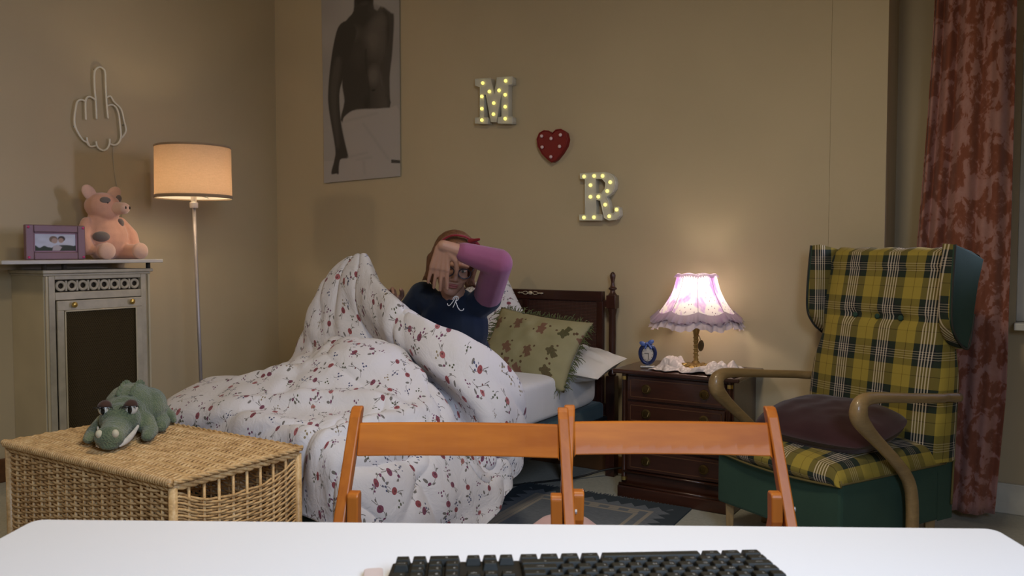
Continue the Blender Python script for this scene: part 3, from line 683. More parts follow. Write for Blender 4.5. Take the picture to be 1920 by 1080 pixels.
# teddy cushion with fringe
mt_ = Mat('teddy_print', (.27, .25, .12), .9, 0, .2); uv = mt_.coord('UV'); x, y, z = mt_.xyz(uv); wn = (mt_.noise(uv, 60, 2)-.5)*.006
vo = mt_.node('ShaderNodeTexVoronoi', voronoi_dimensions='2D'); mt_.link(uv, vo.inputs['Vector']); vo.inputs['Scale'].default_value = 8.8; vo.inputs['Randomness'].default_value = .45
px, py, _ = mt_.xyz(vo.outputs['Position']); cr_, cg, cb = mt_.xyz(vo.outputs['Color']); dx = x-px; dy = y-py
an = cr_*6.28; ca = an.f('COSINE'); sa = an.f('SINE'); lx_ = dx*ca+dy*sa+wn; ly_ = dy*ca-dx*sa+wn
def dd(cx, cy, r): a = lx_-cx; b_ = ly_-cy; return (a*a+b_*b_) < r*r
bear = dd(0, -.006, .0185)
for q in ((0, .018, .0135), (-.010, .026, .0055), (.010, .026, .0055), (-.018, .003, .006), (.018, .003, .006), (-.012, -.022, .0075), (.012, -.022, .0075)): bear = bear.f('MAXIMUM', dd(*q))
cur = mt_.ramp(mt_.noise(uv, 8, 3), [(.3, (.27, .24, .125)), (.7, (.33, .295, .165))])
bc = mt_.ramp(cb+(mt_.noise(uv, 150, 2)-.5)*.8, [(.1, (.075, .075, .03)), (.5, (.12, .09, .045)), (.8, (.19, .10, .065))])
cur = mt_.mix(bear, cur, bc); cur = mt_.mix(dd(.034, .02, .006).f('MAXIMUM', dd(-.035, -.015, .005)), cur, (.10, .06, .03))
mt_.color(cur); mt_.bump(mt_.noise(uv, 500, 2), .3, .002)
TC = Vector((-1.955, 3.27, .672)); TR = rotm(.95, .0, .06) @ rotm(0, 0, -.13)
tc = thing('cushion', 'olive teddy bear print cushion with green fringe leaning on the pillows', 'cushion', TC)
q = part('cushion_cover', pillow(0, 0, 0, .46, .33, .13, TR, seed=8, wr=.006, pinch=.3), mt_.m, tc, smooth=True); q.modifiers.new('weld', 'WELD').merge_threshold = .0005
M_fr = fabric('green_fringe', (.09, .105, .035), .95, .3, 100)
fb = MB(); pr_ = random.Random(3)
for side in range(4):
    for k in range(64):
        a = -1+2*(k+.5)/64; w2, d2 = .235, .170
        if side == 0: p0 = (a*w2, d2, 0); dr_ = (0, 1)
        elif side == 1: p0 = (a*w2, -d2, 0); dr_ = (0, -1)
        elif side == 2: p0 = (w2, a*d2, 0); dr_ = (1, 0)
        else: p0 = (-w2, a*d2, 0); dr_ = (-1, 0)
        p0 = TR @ Vector(p0); L = pr_.uniform(.022, .036); d_ = TR @ Vector((dr_[0]+pr_.uniform(-.5, .5), dr_[1]+pr_.uniform(-.5, .5), pr_.uniform(-.5, .5)))
        p1 = p0+d_*L*.6; p2 = p1+d_*L*.4+Vector((0, 0, -L*.35)); fb.tube([p0, p1, p2], [.0022, .002, .001], 4)
stuff(part('fringe', fb, M_fr, tc, label='shaggy green fringe'))

# ================================================================ DUVET
Gd = [ # rows from foot to the raised head edge; each row from the wall side to the hem on the room side
 [(-2.80, 1.80, .22), (-2.66, 1.765, .30), (-2.48, 1.755, .31), (-2.25, 1.75, .32), (-2.05, 1.745, .33), (-1.89, 1.74, .33), (-1.77, 1.735, .32), (-1.70, 1.735, .27), (-1.665, 1.75, .20), (-1.65, 1.77, .12), (-1.65, 1.80, .04)],
 [(-2.80, 1.83, .36), (-2.66, 1.80, .50), (-2.48, 1.79, .545), (-2.25, 1.78, .57), (-2.05, 1.775, .575), (-1.89, 1.77, .57), (-1.77, 1.76, .545), (-1.70, 1.755, .46), (-1.665, 1.76, .30), (-1.65, 1.79, .15), (-1.66, 1.83, .05)],
 [(-2.83, 1.95, .40), (-2.74, 1.93, .56), (-2.52, 1.92, .600), (-2.27, 1.91, .605), (-2.07, 1.90, .60), (-1.90, 1.89, .60), (-1.76, 1.87, .58), (-1.67, 1.86, .47), (-1.62, 1.88, .31), (-1.60, 1.91, .16), (-1.60, 1.93, .05)],
 [(-2.85, 2.10, .42), (-2.75, 2.10, .585), (-2.54, 2.08, .615), (-2.30, 2.05, .66), (-2.10, 2.04, .665), (-1.93, 2.02, .625), (-1.77, 2.01, .585), (-1.66, 2.00, .48), (-1.60, 2.02, .33), (-1.575, 2.05, .19), (-1.56, 2.07, .09)],
 [(-2.85, 2.24, .44), (-2.75, 2.25, .59), (-2.55, 2.24, .625), (-2.33, 2.22, .715), (-2.12, 2.20, .765), (-1.94, 2.19, .715), (-1.78, 2.17, .61), (-1.67, 2.16, .49), (-1.60, 2.17, .35), (-1.57, 2.20, .24), (-1.555, 2.22, .17)],
 [(-2.85, 2.36, .45), (-2.75, 2.38, .595), (-2.56, 2.38, .640), (-2.35, 2.36, .735), (-2.13, 2.35, .79), (-1.95, 2.34, .75), (-1.79, 2.31, .645), (-1.68, 2.29, .51), (-1.61, 2.30, .38), (-1.575, 2.33, .28), (-1.56, 2.35, .215)],
 [(-2.85, 2.47, .46), (-2.76, 2.48, .61), (-2.60, 2.48, .68), (-2.40, 2.46, .72), (-2.17, 2.45, .72), (-1.97, 2.44, .64), (-1.81, 2.40, .55), (-1.69, 2.37, .43), (-1.62, 2.38, .34), (-1.585, 2.43, .32), (-1.57, 2.45, .26)],
 [(-2.76, 2.57, .585), (-2.71, 2.57, .70), (-2.65, 2.57, .81), (-2.46, 2.54, .84), (-2.20, 2.51, .74), (-1.99, 2.485, .66), (-1.82, 2.45, .60), (-1.68, 2.41, .52), (-1.605, 2.42, .43), (-1.595, 2.50, .38), (-1.585, 2.53, .30)],
 [(-2.68, 2.63, .59), (-2.665, 2.63, .80), (-2.63, 2.62, .95), (-2.47, 2.61, 1.02), (-2.27, 2.51, .88), (-2.06, 2.42, .79), (-1.87, 2.375, .72), (-1.71, 2.38, .655), (-1.61, 2.45, .56), (-1.605, 2.55, .46), (-1.60, 2.59, .36)],
 [(-2.655, 2.68, .60), (-2.65, 2.67, .82), (-2.615, 2.655, .985), (-2.425, 2.64, 1.092), (-2.29, 2.56, 1.0), (-2.09, 2.47, .92), (-1.90, 2.45, .84), (-1.745, 2.48, .785), (-1.645, 2.55, .69), (-1.605, 2.62, .54), (-1.60, 2.66, .40)],
 [(-2.64, 2.70, .60), (-2.635, 2.69, .80), (-2.60, 2.68, .95), (-2.42, 2.67, 1.05), (-2.28, 2.60, .975), (-2.10, 2.54, .90), (-1.92, 2.52, .83), (-1.77, 2.55, .77), (-1.67, 2.60, .67), (-1.62, 2.65, .53), (-1.61, 2.68, .42)],
]
def bicubic(G, n, m):
    G = np.array(G, float); A = catmull(G, n); A = np.transpose(catmull(np.transpose(A, (1, 0, 2)), m), (1, 0, 2)); return A
NR, NC = 190, 230
A = bicubic(Gd, NR, NC)
du = np.linalg.norm(np.diff(A, axis=1), axis=2); dv = np.linalg.norm(np.diff(A, axis=0), axis=2)
U = np.concatenate([[0], np.cumsum(du.mean(0))]); V = np.concatenate([[0], np.cumsum(dv.mean(1))])
uu, vv = np.meshgrid(U, V)
e1 = np.gradient(A, axis=1); e2 = np.gradient(A, axis=0); Nn = np.cross(e1, e2); Nn /= np.linalg.norm(Nn, axis=2, keepdims=True)+1e-9
def ridge(x): return (1-np.abs(x)*2)
wr = .018*vnoise(uu*4+vv*2.2, vv*5-uu*1.5, 11)+.008*vnoise(uu*10+vv*5, vv*12-uu*4, 12)
wr += .017*np.exp(-((vnoise(uu*2.6+3, vv*2.6, 21))/.09)**2)*-1
wr += .009*np.exp(-((vnoise(uu*5+9+vv, vv*6, 22))/.10)**2)*-1
# long creases running from the hand towards the foot
for (u0, v0, u1, v1, a, s) in ((.55, .25, 1.25, .62, .030, .030), (.75, .12, 1.30, .42, -.022, .028), (.30, .35, .85, .62, .022, .03), (1.15, .10, 1.25, .75, .022, .025), (1.32, .0, 1.38, .8, -.020, .022), (1.05, .0, 1.12, .45, -.018, .022), (.40, .95, .55, .45, -.020, .022), (.62, .98, .70, .55, .016, .02)):
    L2 = (u1-u0)**2+(v1-v0)**2; t = np.clip(((uu-u0)*(u1-u0)+(vv-v0)*(v1-v0))/L2, 0, 1); d = np.hypot(uu-u0-t*(u1-u0), vv-v0-t*(v1-v0))
    wr += a*np.exp(-(d/s)**2)*np.sin(PI*np.clip(t, .02, .98))**.5
A = A+Nn*wr[..., None]
A[..., 2] = np.maximum(A[..., 2], .012)
A[:, -1, :] += 0
g = MB().grid([[tuple(p) for p in r] for r in A], [[(a, b) for a, b in zip(U, [v_]*NC)] for v_ in V])
dv_ = part('duvet', g, M_floral, None, smooth=True); solid(dv_, .022, 0)
tag(dv_, 'white duvet printed with small red flowers, lifted off the bed by the woman', 'duvet')

# ================================================================ WOMAN
wo = thing('person', 'woman in navy t-shirt and red headband sitting up in bed, arm raised to face', 'person', (-2.03, 2.80, .58))
M_skin = Mat('skin', (.42, .235, .165), .55); M_skin.set('Subsurface Weight', .05); M_skin.color(M_skin.ramp(M_skin.noise(M_skin.coord('Object'), 12, 3), [(.3, (.32, .17, .115)), (.7, (.38, .21, .145))])); M_skin = M_skin.m
HC = Vector((-1.982, 2.700, 1.060))          # centre of the head
face = Vector((.66, -.70, -.26)).normalized()
upv = Vector((.20, .02, 1)); upv = (upv-face*upv.dot(face)).normalized(); rgt = face.cross(upv).normalized()   # rgt: her left-to-right axis
HR = Matrix((-rgt, -face, upv)).transposed() if False else Matrix((rgt, -face, upv)).transposed()
def H(x, y, z): return HC+HR @ Vector((x, y, z))    # y negative = forward
b = MB()
b.ell(H(0, .015, .035), (.074, .092, .088), HR).ell(H(0, -.030, -.030), (.060, .062, .080), HR).ell(H(0, -.055, -.088), (.030, .030, .024), HR)
for s in (-1, 1):
    b.ell(H(s*.034, -.062, -.028), (.024, .022, .024), HR); b.ell(H(s*.078, .012, -.005), (.010, .018, .030), HR); b.cap(H(s*.012, -.088, .026), H(s*.045, -.078, .024), .009, .008)
    b.ell(H(s*.013, -.098, -.030), (.009, .010, .008), HR)
b.cap(H(0, -.084, .015), H(0, -.107, -.024), .009, .012); b.ell(H(0, -.087, -.054), (.024, .010, .006), HR).ell(H(0, -.085, -.064), (.021, .011, .007), HR)
NECK = Vector((-2.015, 2.75, .935))
b.chain([H(0, .03, -.06), NECK, NECK+Vector((0, .02, -.06))], [.050, .050, .07])
# her raised arm (right in the picture)
SH = Vector((-1.885, 2.80, .925)); EL = Vector((-1.742, 2.665, 1.072)); WR = Vector((-1.885, 2.505, 1.138))
b.chain([SH, EL, WR], [.046, .036, .023])
def hand(b, wr, d, n, side, L=.18, curl=.25, spread=1.0):
    """five-fingered hand: wr wrist, d direction of the fingers, n back-of-hand normal, side = direction of the thumb"""
    d = Vector(d).normalized(); n = Vector(n); n = (n-d*n.dot(d)).normalized(); sd = d.cross(n).normalized()
    if sd.dot(Vector(side)) < 0: sd = -sd
    P = L*.50
    for k in range(4): b.cap(wr+d*.010+sd*(.024-.016*k)*.7, wr+d*P+sd*(.030-.020*k), .013, .0115, 10)
    for k, fl_ in enumerate((.40, .45, .42, .33)):
        base = wr+d*P+sd*(.030-.020*k); dirr = (d+sd*(.10-.07*k)*spread).normalized(); seg = [fl_*.46, fl_*.30, fl_*.24]; p = base; r = .0092; cu = 0
        for q in seg:
            cu += curl; dd_ = (dirr*math.cos(cu)-n*math.sin(cu)).normalized(); p2 = p+dd_*L*q*1.15; b.cap(p, p2, r, r*.9, 8); p = p2; r *= .9
    t0 = wr+d*.022+sd*.022; t1 = t0+(d*.6+sd*.75-n*.15).normalized()*.042; t2 = t1+(d*.9+sd*.25-n*.3).normalized()*.034; t3 = t2+(d-n*.4).normalized()*.024
    b.cap(t0, t1, .014, .011, 10); b.cap(t1, t2, .0105, .010, 8); b.cap(t2, t3, .010, .008, 8)
hand(b, WR, (-.22, .04, -.95), (.45, -.85, -.1), (.3, -.3, -1), .175, .13)
# her other arm reaching to the raised corner of the duvet
SL = Vector((-2.165, 2.735, .93)); EL2 = Vector((-2.30, 2.76, .80)); WR2 = Vector((-2.28, 2.68, .885))
b.chain([SL, EL2, WR2], [.046, .038, .027])
hand(b, WR2, (.15, -.60, .60), (-.5, .1, 1), (.9, -.3, .1), .17, .55)
fuse('body', b, M_skin, wo, .0036, 3)
M_hair = Mat('ginger_hair', (.10, .04, .015), .55); hcn = M_hair.noise(M_hair.coord('Object', (60, 60, 9)), 3, 4, .7); M_hair.color(M_hair.ramp(hcn, [(.3, (.055, .022, .008)), (.7, (.19, .075, .028))])); M_hair.bump(hcn, .6, .006); M_hair = M_hair.m
b = MB().ell(H(0, .032, .052), (.088, .098, .088), HR).ell(H(0, .058, .0), (.090, .078, .095), HR).ell(H(0, -.045, .090), (.064, .034, .030), HR)
for s in (-1, 1):
    b.ell(H(s*.076, .010, .020), (.020, .048, .062), HR); b.cap(H(s*.082, .025, .01), H(s*.084, .018, -.070), .026, .016)
    b.cap(H(s*.03, -.070, .092), H(s*.070, -.045, .045), .015, .013)
b.cap(H(-.088, .02, -.06), H(-.112, .015, -.082), .018, .004).cap(H(.088, .02, -.06), H(.108, .02, -.085), .016, .004)
for k in range(26):
    a = -2.2+4.4*k/25; cx = math.sin(a); cy = math.cos(a); b.cap(H(.082*cx, .055+.070*cy, -.05), H(.090*cx+.006*math.sin(k*7), .060+.080*cy, -.085-.012*math.sin(k*3.3)), .016, .005, 6)
fuse('hair', b, M_hair, wo, .0055, 2)
hb = []
for k in range(41):
    a = -1.75+3.5*k/40; hb.append(H(.0885*math.sin(a), -.050+.010*math.cos(a*2)+.03*abs(math.sin(a)), .038+.098*math.cos(a)))
M_hb = fabric('red_headband', (.16, .007, .012), .8)
hd = part('headband', MB().tube(hb, .009, 10, flat=.45, up=face), M_hb, wo, smooth=True, world=True)
part('headband_knot', MB().ell(H(-.048, -.052, .122), (.020, .012, .014), HR).cap(H(-.055, -.055, .125), H(-.085, -.055, .105), .010, .006).cap(H(-.045, -.057, .125), H(-.070, -.070, .140), .009, .005), M_hb, hd, smooth=True, world=True)
M_eye = simple('eye_white', (.6, .58, .55), .2, var=.02); M_iris = simple('eye_iris', (.05, .06, .05), .1, var=.02)
M_gl = simple('dark_glasses_frame', (.03, .03, .05), .3)
gls = None
for s in (-1, 1):
    e = part('eye', MB().ell(H(s*.031, -.076, .005), (.012, .0095, .0065), HR), M_eye, wo, smooth=True, world=True); part('iris', MB().ell(H(s*.031+.002, -.0855, .004), (.005, .0020, .005), HR), M_iris, e, smooth=True, world=True)
b = MB()
for s in (-1, 1): b.tube([H(s*.034+.025*math.cos(a), -.106+.006*abs(math.cos(a)), .001+.020*math.sin(a)) for a in np.linspace(0, 2*PI, 21)[:-1]], .0025, 6, closed=True, up=face); b.tube([H(s*.059, -.100, .006), H(s*.084, -.02, .008), H(s*.085, .02, .0)], .002, 6)
b.tube([H(-.009, -.108, .006), H(0, -.112, .009), H(.009, -.108, .006)], .002, 6)
gls = part('glasses', b, M_gl, wo, smooth=True, world=True)
M_lip = simple('lips', (.30, .09, .08), .5)
part('lips', MB().ell(H(0, -.094, -.054), (.021, .006, .0045), HR).ell(H(0, -.0925, -.0625), (.018, .007, .005), HR), M_lip, wo, smooth=True, world=True)
M_navy = fabric('navy_jersey', (.010, .017, .035), .9, .1, 900, .2, .1); M_pink = fabric('pink_jersey', (.24, .075, .145), .9, .08, 900, .2)
b = MB().ell((-2.03, 2.77, .80), (.15, .095, .17), rotm(0, 0, .35)).ell((-2.04, 2.80, .68), (.155, .11, .13), rotm(0, 0, .35)).ell((-2.03, 2.78, .885), (.135, .075, .065), rotm(0, .12, .4))
b.chain([SL+Vector((.03, .0, -.02)), SL, SL+(EL2-SL)*.5], [.058, .062, .060]).chain([SH+Vector((-.04, -.01, -.03)), SH, SH+(EL-SH)*.12], [.06, .062, .058])
b.cap(NECK+Vector((.0, .01, -.035)), NECK+Vector((-.01, .02, -.07)), .062, .09)
ts = fuse('t_shirt', b, M_navy, wo, .006, 4)
b = MB().chain([SH+(EL-SH)*.10, EL, EL+(WR-EL)*.62], [.060, .058, .040])
fuse('sleeve', b, M_pink, wo, .005, 14, label='pink sleeve of the raised arm')
b = MB().chain([SL+(EL2-SL)*.45, EL2, EL2+(WR2-EL2)*.85], [.056, .05, .036]); fuse('sleeve', b, M_pink, wo, .005, 3, label='pink sleeve of the lowered arm')
# script letter on the chest
cd_ = (Vector((0, 0, 1.12))-Vector((-2.0, 2.7, .88))).normalized()
M_scr = simple('silver_print', (.55, .57, .62), .5)
SC = Vector((-1.925, 2.640, .915)); sx = Vector((.846, .533, 0)); sz = Vector((0, 0, 1)); sn = Vector((.40, -.9, .1)).normalized(); sx = Vector((.90, .42, 0)).normalized()
st1 = [(-.034, -.004), (-.032, -.012), (-.026, -.014), (-.016, -.004), (-.006, .010), (.000, .022), (.004, .028), (.008, .022), (.004, .010), (-.004, -.010), (-.010, -.022)]
st2 = [(-.012, .012), (-.002, .026), (.012, .026), (.014, .014), (.002, .004), (.006, -.004), (.012, -.022), (.022, -.034), (.034, -.034), (.038, -.026)]
lt = MB()
for st in (st1, st2):
    q = catmull(np.array(st), 40); lt.tube([SC+sx*a*.9+sz*c_*.9+sn*.012 for a, c_ in q], .0017, 6)
part('shirt_lettering', lt, M_scr, wo, smooth=True, world=True, label='pale script letter R printed on the chest')
M_pj = fabric('pyjama_trousers', (.06, .07, .1), .9)
b = MB().ell((-2.04, 2.82, .63), (.165, .13, .06)).chain([(-2.11, 2.78, .635), (-2.19, 2.40, .64), (-2.20, 2.12, .615)], [.062, .05, .035]).chain([(-1.98, 2.78, .635), (-2.04, 2.36, .69), (-2.04, 2.14, .615)], [.062, .05, .035])
fuse('trousers', b, M_pj, wo, .008, 3)

# ================================================================ NIGHTSTAND
M_mh = wood('red_mahogany', (.028, .009, .005), (.075, .024, .012), .3, 0, 9, .35)
M_mhl = simple('mahogany_inlay', (.13, .055, .025), .4)
M_mhd = simple('mahogany_shadow', (.012, .005, .003), .6)
nt = thing('nightstand', 'dark red mahogany bedside chest of four drawers between bed and armchair', 'nightstand', (-1.31, 3.58, 0))
nx0, nx1, ny0, ny1 = -1.572, -1.055, 3.425, 3.765
part('carcass', MB().bb(nx0, nx1, ny0+.012, ny1, .055, .565), M_mh, nt, world=True, bevel=.002)
part('plinth', MB().bb(nx0-.008, nx1+.008, ny0-.018, ny1, 0, .055), M_mh, nt, world=True, bevel=.006)
part('plinth_moulding', MB().tube([(nx0-.002, ny0-.008, .060), (nx1+.002, ny0-.008, .060)], .007, 8), M_mh, nt, smooth=True, world=True)
part('plinth_moulding', MB().tube([(nx0+.02, ny0-.004, .118), (nx1-.02, ny0-.004, .118)], .006, 8), M_mh, nt, smooth=True, world=True)
part('tabletop', MB().bb(-1.602, -1.022, 3.395, 3.775, .567, .586), M_mh, nt, world=True, bevel=.006)
for x in (nx0+.016, nx1-.016):
    part('column', MB().lathe([(.012, .075), (.012, .085), (.009, .09), (.009, .54), (.012, .545), (.012, .565)], (x, ny0+.006, 0), 14), M_mh, nt, world=True, angle=.6)
    for z in (.085, .545): part('column_collar', MB().lathe([(.0135, z-.008), (.0135, z+.008)], (x, ny0+.006, 0), 14), M_brass, nt, world=True, angle=.6)
zs = [(.128, .225), (.235, .332), (.342, .439), (.449, .555)]
M_pull = simple('antique_brass', (.13, .085, .03), .4, .9)
for (z0, z1) in zs:
    d_ = part('drawer', MB().bb(nx0+.034, nx1-.034, ny0-.002, ny0+.03, z0, z1), M_mh, nt, world=True, bevel=.002)
    a0, a1, c0, c1 = nx0+.048, nx1-.048, z0+.013, z1-.013
    part('inlay', MB().bb(a0, a1, ny0-.004, ny0, c0, c0+.003).bb(a0, a1, ny0-.004, ny0, c1-.003, c1).bb(a0, a0+.003, ny0-.004, ny0, c0, c1).bb(a1-.003, a1, ny0-.004, ny0, c0, c1), M_mhl, d_, world=True)
    for x in (nx0+.125, nx1-.125):
        zc = (z0+z1)/2
        part('drawer_pull', MB().lathe([(.022, 0), (.022, .003), (.015, .005)], (x, ny0-.002, zc), 12, rotm(PI/2, 0, 0)).tube([(x-.014, ny0-.007, zc+.006), (x-.012, ny0-.016, zc-.010), (x, ny0-.018, zc-.015), (x+.012, ny0-.016, zc-.010), (x+.014, ny0-.007, zc+.006)], .0025, 6), M_pull, d_, world=True, label='antique brass drop pull')

# lace doily: crumpled cloth lying on the tabletop
M_lace = Mat('white_lace', (.72, .66, .64), .85); vl = M_lace.node('ShaderNodeTexVoronoi'); M_lace.link(M_lace.coord('UV'), vl.inputs['Vector']); vl.inputs['Scale'].default_value = 90
M_lace.bump(X(M_lace.nt, vl.outputs['Distance']), .8, .004); M_lace.color(M_lace.ramp(X(M_lace.nt, vl.outputs['Distance']), [(.1, (.74, .68, .67)), (.6, (.5, .45, .44))])); M_lace = M_lace.m
n1_, n2_ = 120, 64; P = []; UV = []
for i in range(n1_):
    s = i/(n1_-1); r_ = []; ru = []
    for j in range(n2_):
        t = j/(n2_-1)
        x = -1.445+.40*s; y = 3.425+.23*t
        wob_ = .018*math.sin(s*23)+.012*math.sin(s*41+1)
        if t < .5: y += wob_*(1-2*t)
        e = min(s, 1-s)*7; e = min(e, 1)
        hgt = abs(float(vnoise(np.array(s*7+t*3), np.array(t*4-s*2), 31)))*.050+abs(float(vnoise(np.array(s*19), np.array(t*9), 32)))*.012
        ctr = math.exp(-((x+1.275)**2+(y-3.58)**2)/.004)
        mid = .6+.4*min(1, abs(s-.46)*4)
        z = .589+hgt*e*(1-ctr)*mid*min(1, t*6+.15)*min(1, (1-t)*6+.2)
        r_.append((x, y, z)); ru.append((s*.4, t*.22))
    P.append(r_); UV.append(ru)
o = part('lace_doily', MB().grid(P, UV), M_lace, None, smooth=True); solid(o, .002, 1); tag(o, 'crumpled white lace cloth spread on the bedside chest under the lamp', 'doily')

# table lamp
tx, ty = -1.277, 3.585
tl = thing('table_lamp', 'lit table lamp with frilled white and purple floral shade on the bedside chest', 'lamp', (tx, ty, .59))
M_gold = simple('aged_gold', (.35, .24, .08), .35, .85)
part('base', MB().lathe([(.062, .592), (.066, .597), (.060, .603), (.045, .608), (.020, .614), (.012, .625)], (tx, ty, 0), 28), M_gold, tl, world=True, angle=.5)
for k in range(10):
    a = 2*PI*k/10; part('base_leaf', MB().ell((tx+.052*math.cos(a), ty+.052*math.sin(a), .606), (.016, .008, .005), rotm(0, 0, a)), M_gold, tl, smooth=True, world=True)
part('stem', MB().lathe([(.010, .62), (.009, .65), (.0095, .70), (.011, .74), (.018, .765), (.022, .79), (.012, .80), (.008, .88)], (tx, ty, 0), 20), M_gold, tl, world=True, angle=.6)
part('stem_beading', MB().tube([(tx+.0115*math.cos(a), ty+.0115*math.sin(a), .63+a*.0028) for a in np.linspace(0, 45, 200)], .0022, 6), M_gold, tl, smooth=True, world=True)
part('hanging_leaf', MB().tube([(tx+.01, ty-.005, .745), (tx+.02, ty-.01, .735), (tx+.026, ty-.012, .72)], .0015, 6).ell((tx+.028, ty-.013, .695), (.014, .003, .026), rotm(0, .1, 0)), simple('tarnished_gold', (.10, .07, .03), .4, .7), tl, smooth=True, world=True)
msd = Mat('frilled_shade', (.85, .8, .85), .8, 0, .1)
uvs = msd.coord('UV'); n_a = msd.noise(uvs, 5.5, 3, .6, .6); n_b = msd.noise(uvs, 30, 2); fl_ = msd.ramp(n_a+(n_b-.5)*.18, [(.52, (.93, .87, .88)), (.58, (.72, .50, .80)), (.66, (.45, .22, .55))])
vo = msd.node('ShaderNodeTexVoronoi', voronoi_dimensions='2D'); msd.link(uvs, vo.inputs['Vector']); vo.inputs['Scale'].default_value = 34; spk = (X(msd.nt, vo.outputs['Distance']) < .12)*(n_a < .5)
fl_ = msd.mix(spk, fl_, (.35, .25, .35)); msd.color(fl_)
tr = msd.node('ShaderNodeBsdfTranslucent'); msd.link(fl_, tr.inputs[0]); mx = msd.node('ShaderNodeMixShader'); mx.inputs[0].default_value = .6
msd.link(msd.b.outputs[0], mx.inputs[1]); msd.link(tr.outputs[0], mx.inputs[2]); msd.link(mx.outputs[0], msd.nt.nodes['Material Output'].inputs[0])
def bell(t):  # t: 0 top .. 1 bottom
    z = 1.004-.185*t; r = .088+.052*t+.060*max(0, t-.25)**1.7*1.35; return r, z
nA, nT = 160, 26; P = []; UV = []
for i in range(nA):
    a = 2*PI*i/nA; lobe = abs(math.cos(a*4)); row = []; ru = []
    for j in range(nT):
        t = j/(nT-1); r, z = bell(t); r *= 1-.035*(1-lobe)*(1-.3*t); z += .010*(lobe)*(1-t)-.014*lobe*t
        row.append((tx+r*math.cos(a), ty+r*math.sin(a), z)); ru.append((i/nA*1.6, t*.25))
    P.append(row); UV.append(ru)
ls_ = part('lamp_shade', MB().grid(P, UV, closed=True), msd.m, tl, smooth=True, world=True)
M_tr2 = fabric('shade_braid', (.62, .48, .58), .9)
for k in range(8):
    a = PI/8+k*PI/4; pts = []
    for j in range(14):
        t = j/13; r, z = bell(t); r *= 1-.035*(1-.3*t); r += .0012; pts.append((tx+r*math.cos(a), ty+r*math.sin(a), z))
    part('shade_wire', MB().tube(pts, .0011, 5), simple('shade_seam', (.3, .2, .3), .6) if k == 0 else bpy.data.materials['shade_seam'], ls_, smooth=True, world=True)
def ruffle(r0, z0, dr, dz, waves, amp, scal, n=480, m=6, zs=0):
    P = []
    for i in range(n):
        a = 2*PI*i/n; lobe = abs(math.cos(a*4)); row = []
        for j in range(m):
            t = j/(m-1); r = r0+dr*t+amp*t*math.sin(waves*a+2*math.sin(a*3))+amp*.3*t*math.sin(waves*2.3*a+1)+.006*lobe*scal
            z = z0+dz*t-.016*lobe*scal+.004*t*math.cos(waves*a*1.3); row.append((tx+r*math.cos(a), ty+r*math.sin(a), z))
        P.append(row)
    return MB().grid(P, [[(i*.004, j*.006) for j in range(m)] for i in range(n)], closed=True)
mrf = Mat('organza_ruffle', (.60, .50, .60), .6, 0, .3); tr = mrf.node('ShaderNodeBsdfTranslucent'); tr.inputs[0].default_value = (.45, .33, .45, 1); tp = mrf.node('ShaderNodeBsdfTransparent'); mx = mrf.node('ShaderNodeMixShader'); mx.inputs[0].default_value = .4; m2 = mrf.node('ShaderNodeMixShader'); m2.inputs[0].default_value = .12
mrf.link(mrf.b.outputs[0], mx.inputs[1]); mrf.link(tr.outputs[0], mx.inputs[2]); mrf.link(mx.outputs[0], m2.inputs[1]); mrf.link(tp.outputs[0], m2.inputs[2]); mrf.link(m2.outputs[0], mrf.nt.nodes['Material Output'].inputs[0])
part('ruffle', ruffle(.163, .856, .038, -.038, 31, .006, 1), mrf.m, ls_, smooth=True, world=True, label='gathered lilac lace band')
mrf2 = fabric('satin_frill', (.72, .58, .60), .45)
part('ruffle', ruffle(.186, .822, .016, -.034, 23, .009, 1), mrf2, ls_, smooth=True, world=True, label='pleated pale pink frill along the lower edge')
part('ruffle', ruffle(.089, 1.012, .008, -.012, 41, .002, -.4, m=4), mrf.m, ls_, smooth=True, world=True, label='narrow lilac frill at the top')
ring = [(tx+(.1905+.006*abs(math.cos(a*4)))*math.cos(a), ty+(.1905+.006*abs(math.cos(a*4)))*math.sin(a), .821-.016*abs(math.cos(a*4))) for a in np.linspace(0, 2*PI, 161)[:-1]]
part('shade_braid', MB().tube(ring, .0032, 6, closed=True), simple('lilac_braid', (.30, .19, .28), .7), ls_, smooth=True, world=True)
part('light_bulb', MB().lathe([(.010, .875), (.012, .89), (.026, .92), (.027, .935), (.018, .958), (.004, .965)], (tx, ty, 0), 18), emis('bulb_white', (1, .9, .75), 30), tl, smooth=True, world=True)
l = light('table_lamp_light', 'POINT', (0, 0, 0), 7.5, (1, .76, .56), .03); l.parent = tl; l.location = (0, 0, .925-.59)

# heart-shaped blue clock
ck = thing('alarm_clock', 'small dark blue oval clock with a blue bow on top, left of the lamp', 'clock', (-1.475, 3.50, .588))
M_nav = simple('navy_glaze', (.012, .022, .09), .2, var=.1); ca_ = rotm(0, 0, .35); CC = Vector((-1.472, 3.495, .650))
def K(x, y, z): return CC+ca_ @ Vector((x, y, z))
ov = [(.034*math.sin(a)*(1-.12*math.cos(a)*-1), 0, .043*math.cos(a)) for a in np.linspace(0, 2*PI, 29)[:-1]]
part('clock_body', MB().tube([K(x, 0, z) for x, y, z in ov], .0085, 10, closed=True, up=(0, 1, 0)).ell(K(0, .006, 0), (.032, .006, .042), ca_), M_nav, ck, smooth=True, world=True)
fc = part('clock_face', MB().ell(K(0, -.001, .0), (.026, .003, .034), ca_), simple('clock_dial', (.55, .5, .45), .4, var=.03), ck, smooth=True, world=True)
part('clock_hand', MB().box(K(.004, -.0055, -.010), (.0024, .0012, .030), ca_), M_dk, fc, world=True); part('clock_hand', MB().box(K(-.006, -.0055, .004), (.018, .0012, .002), ca_), M_dk, fc, world=True)
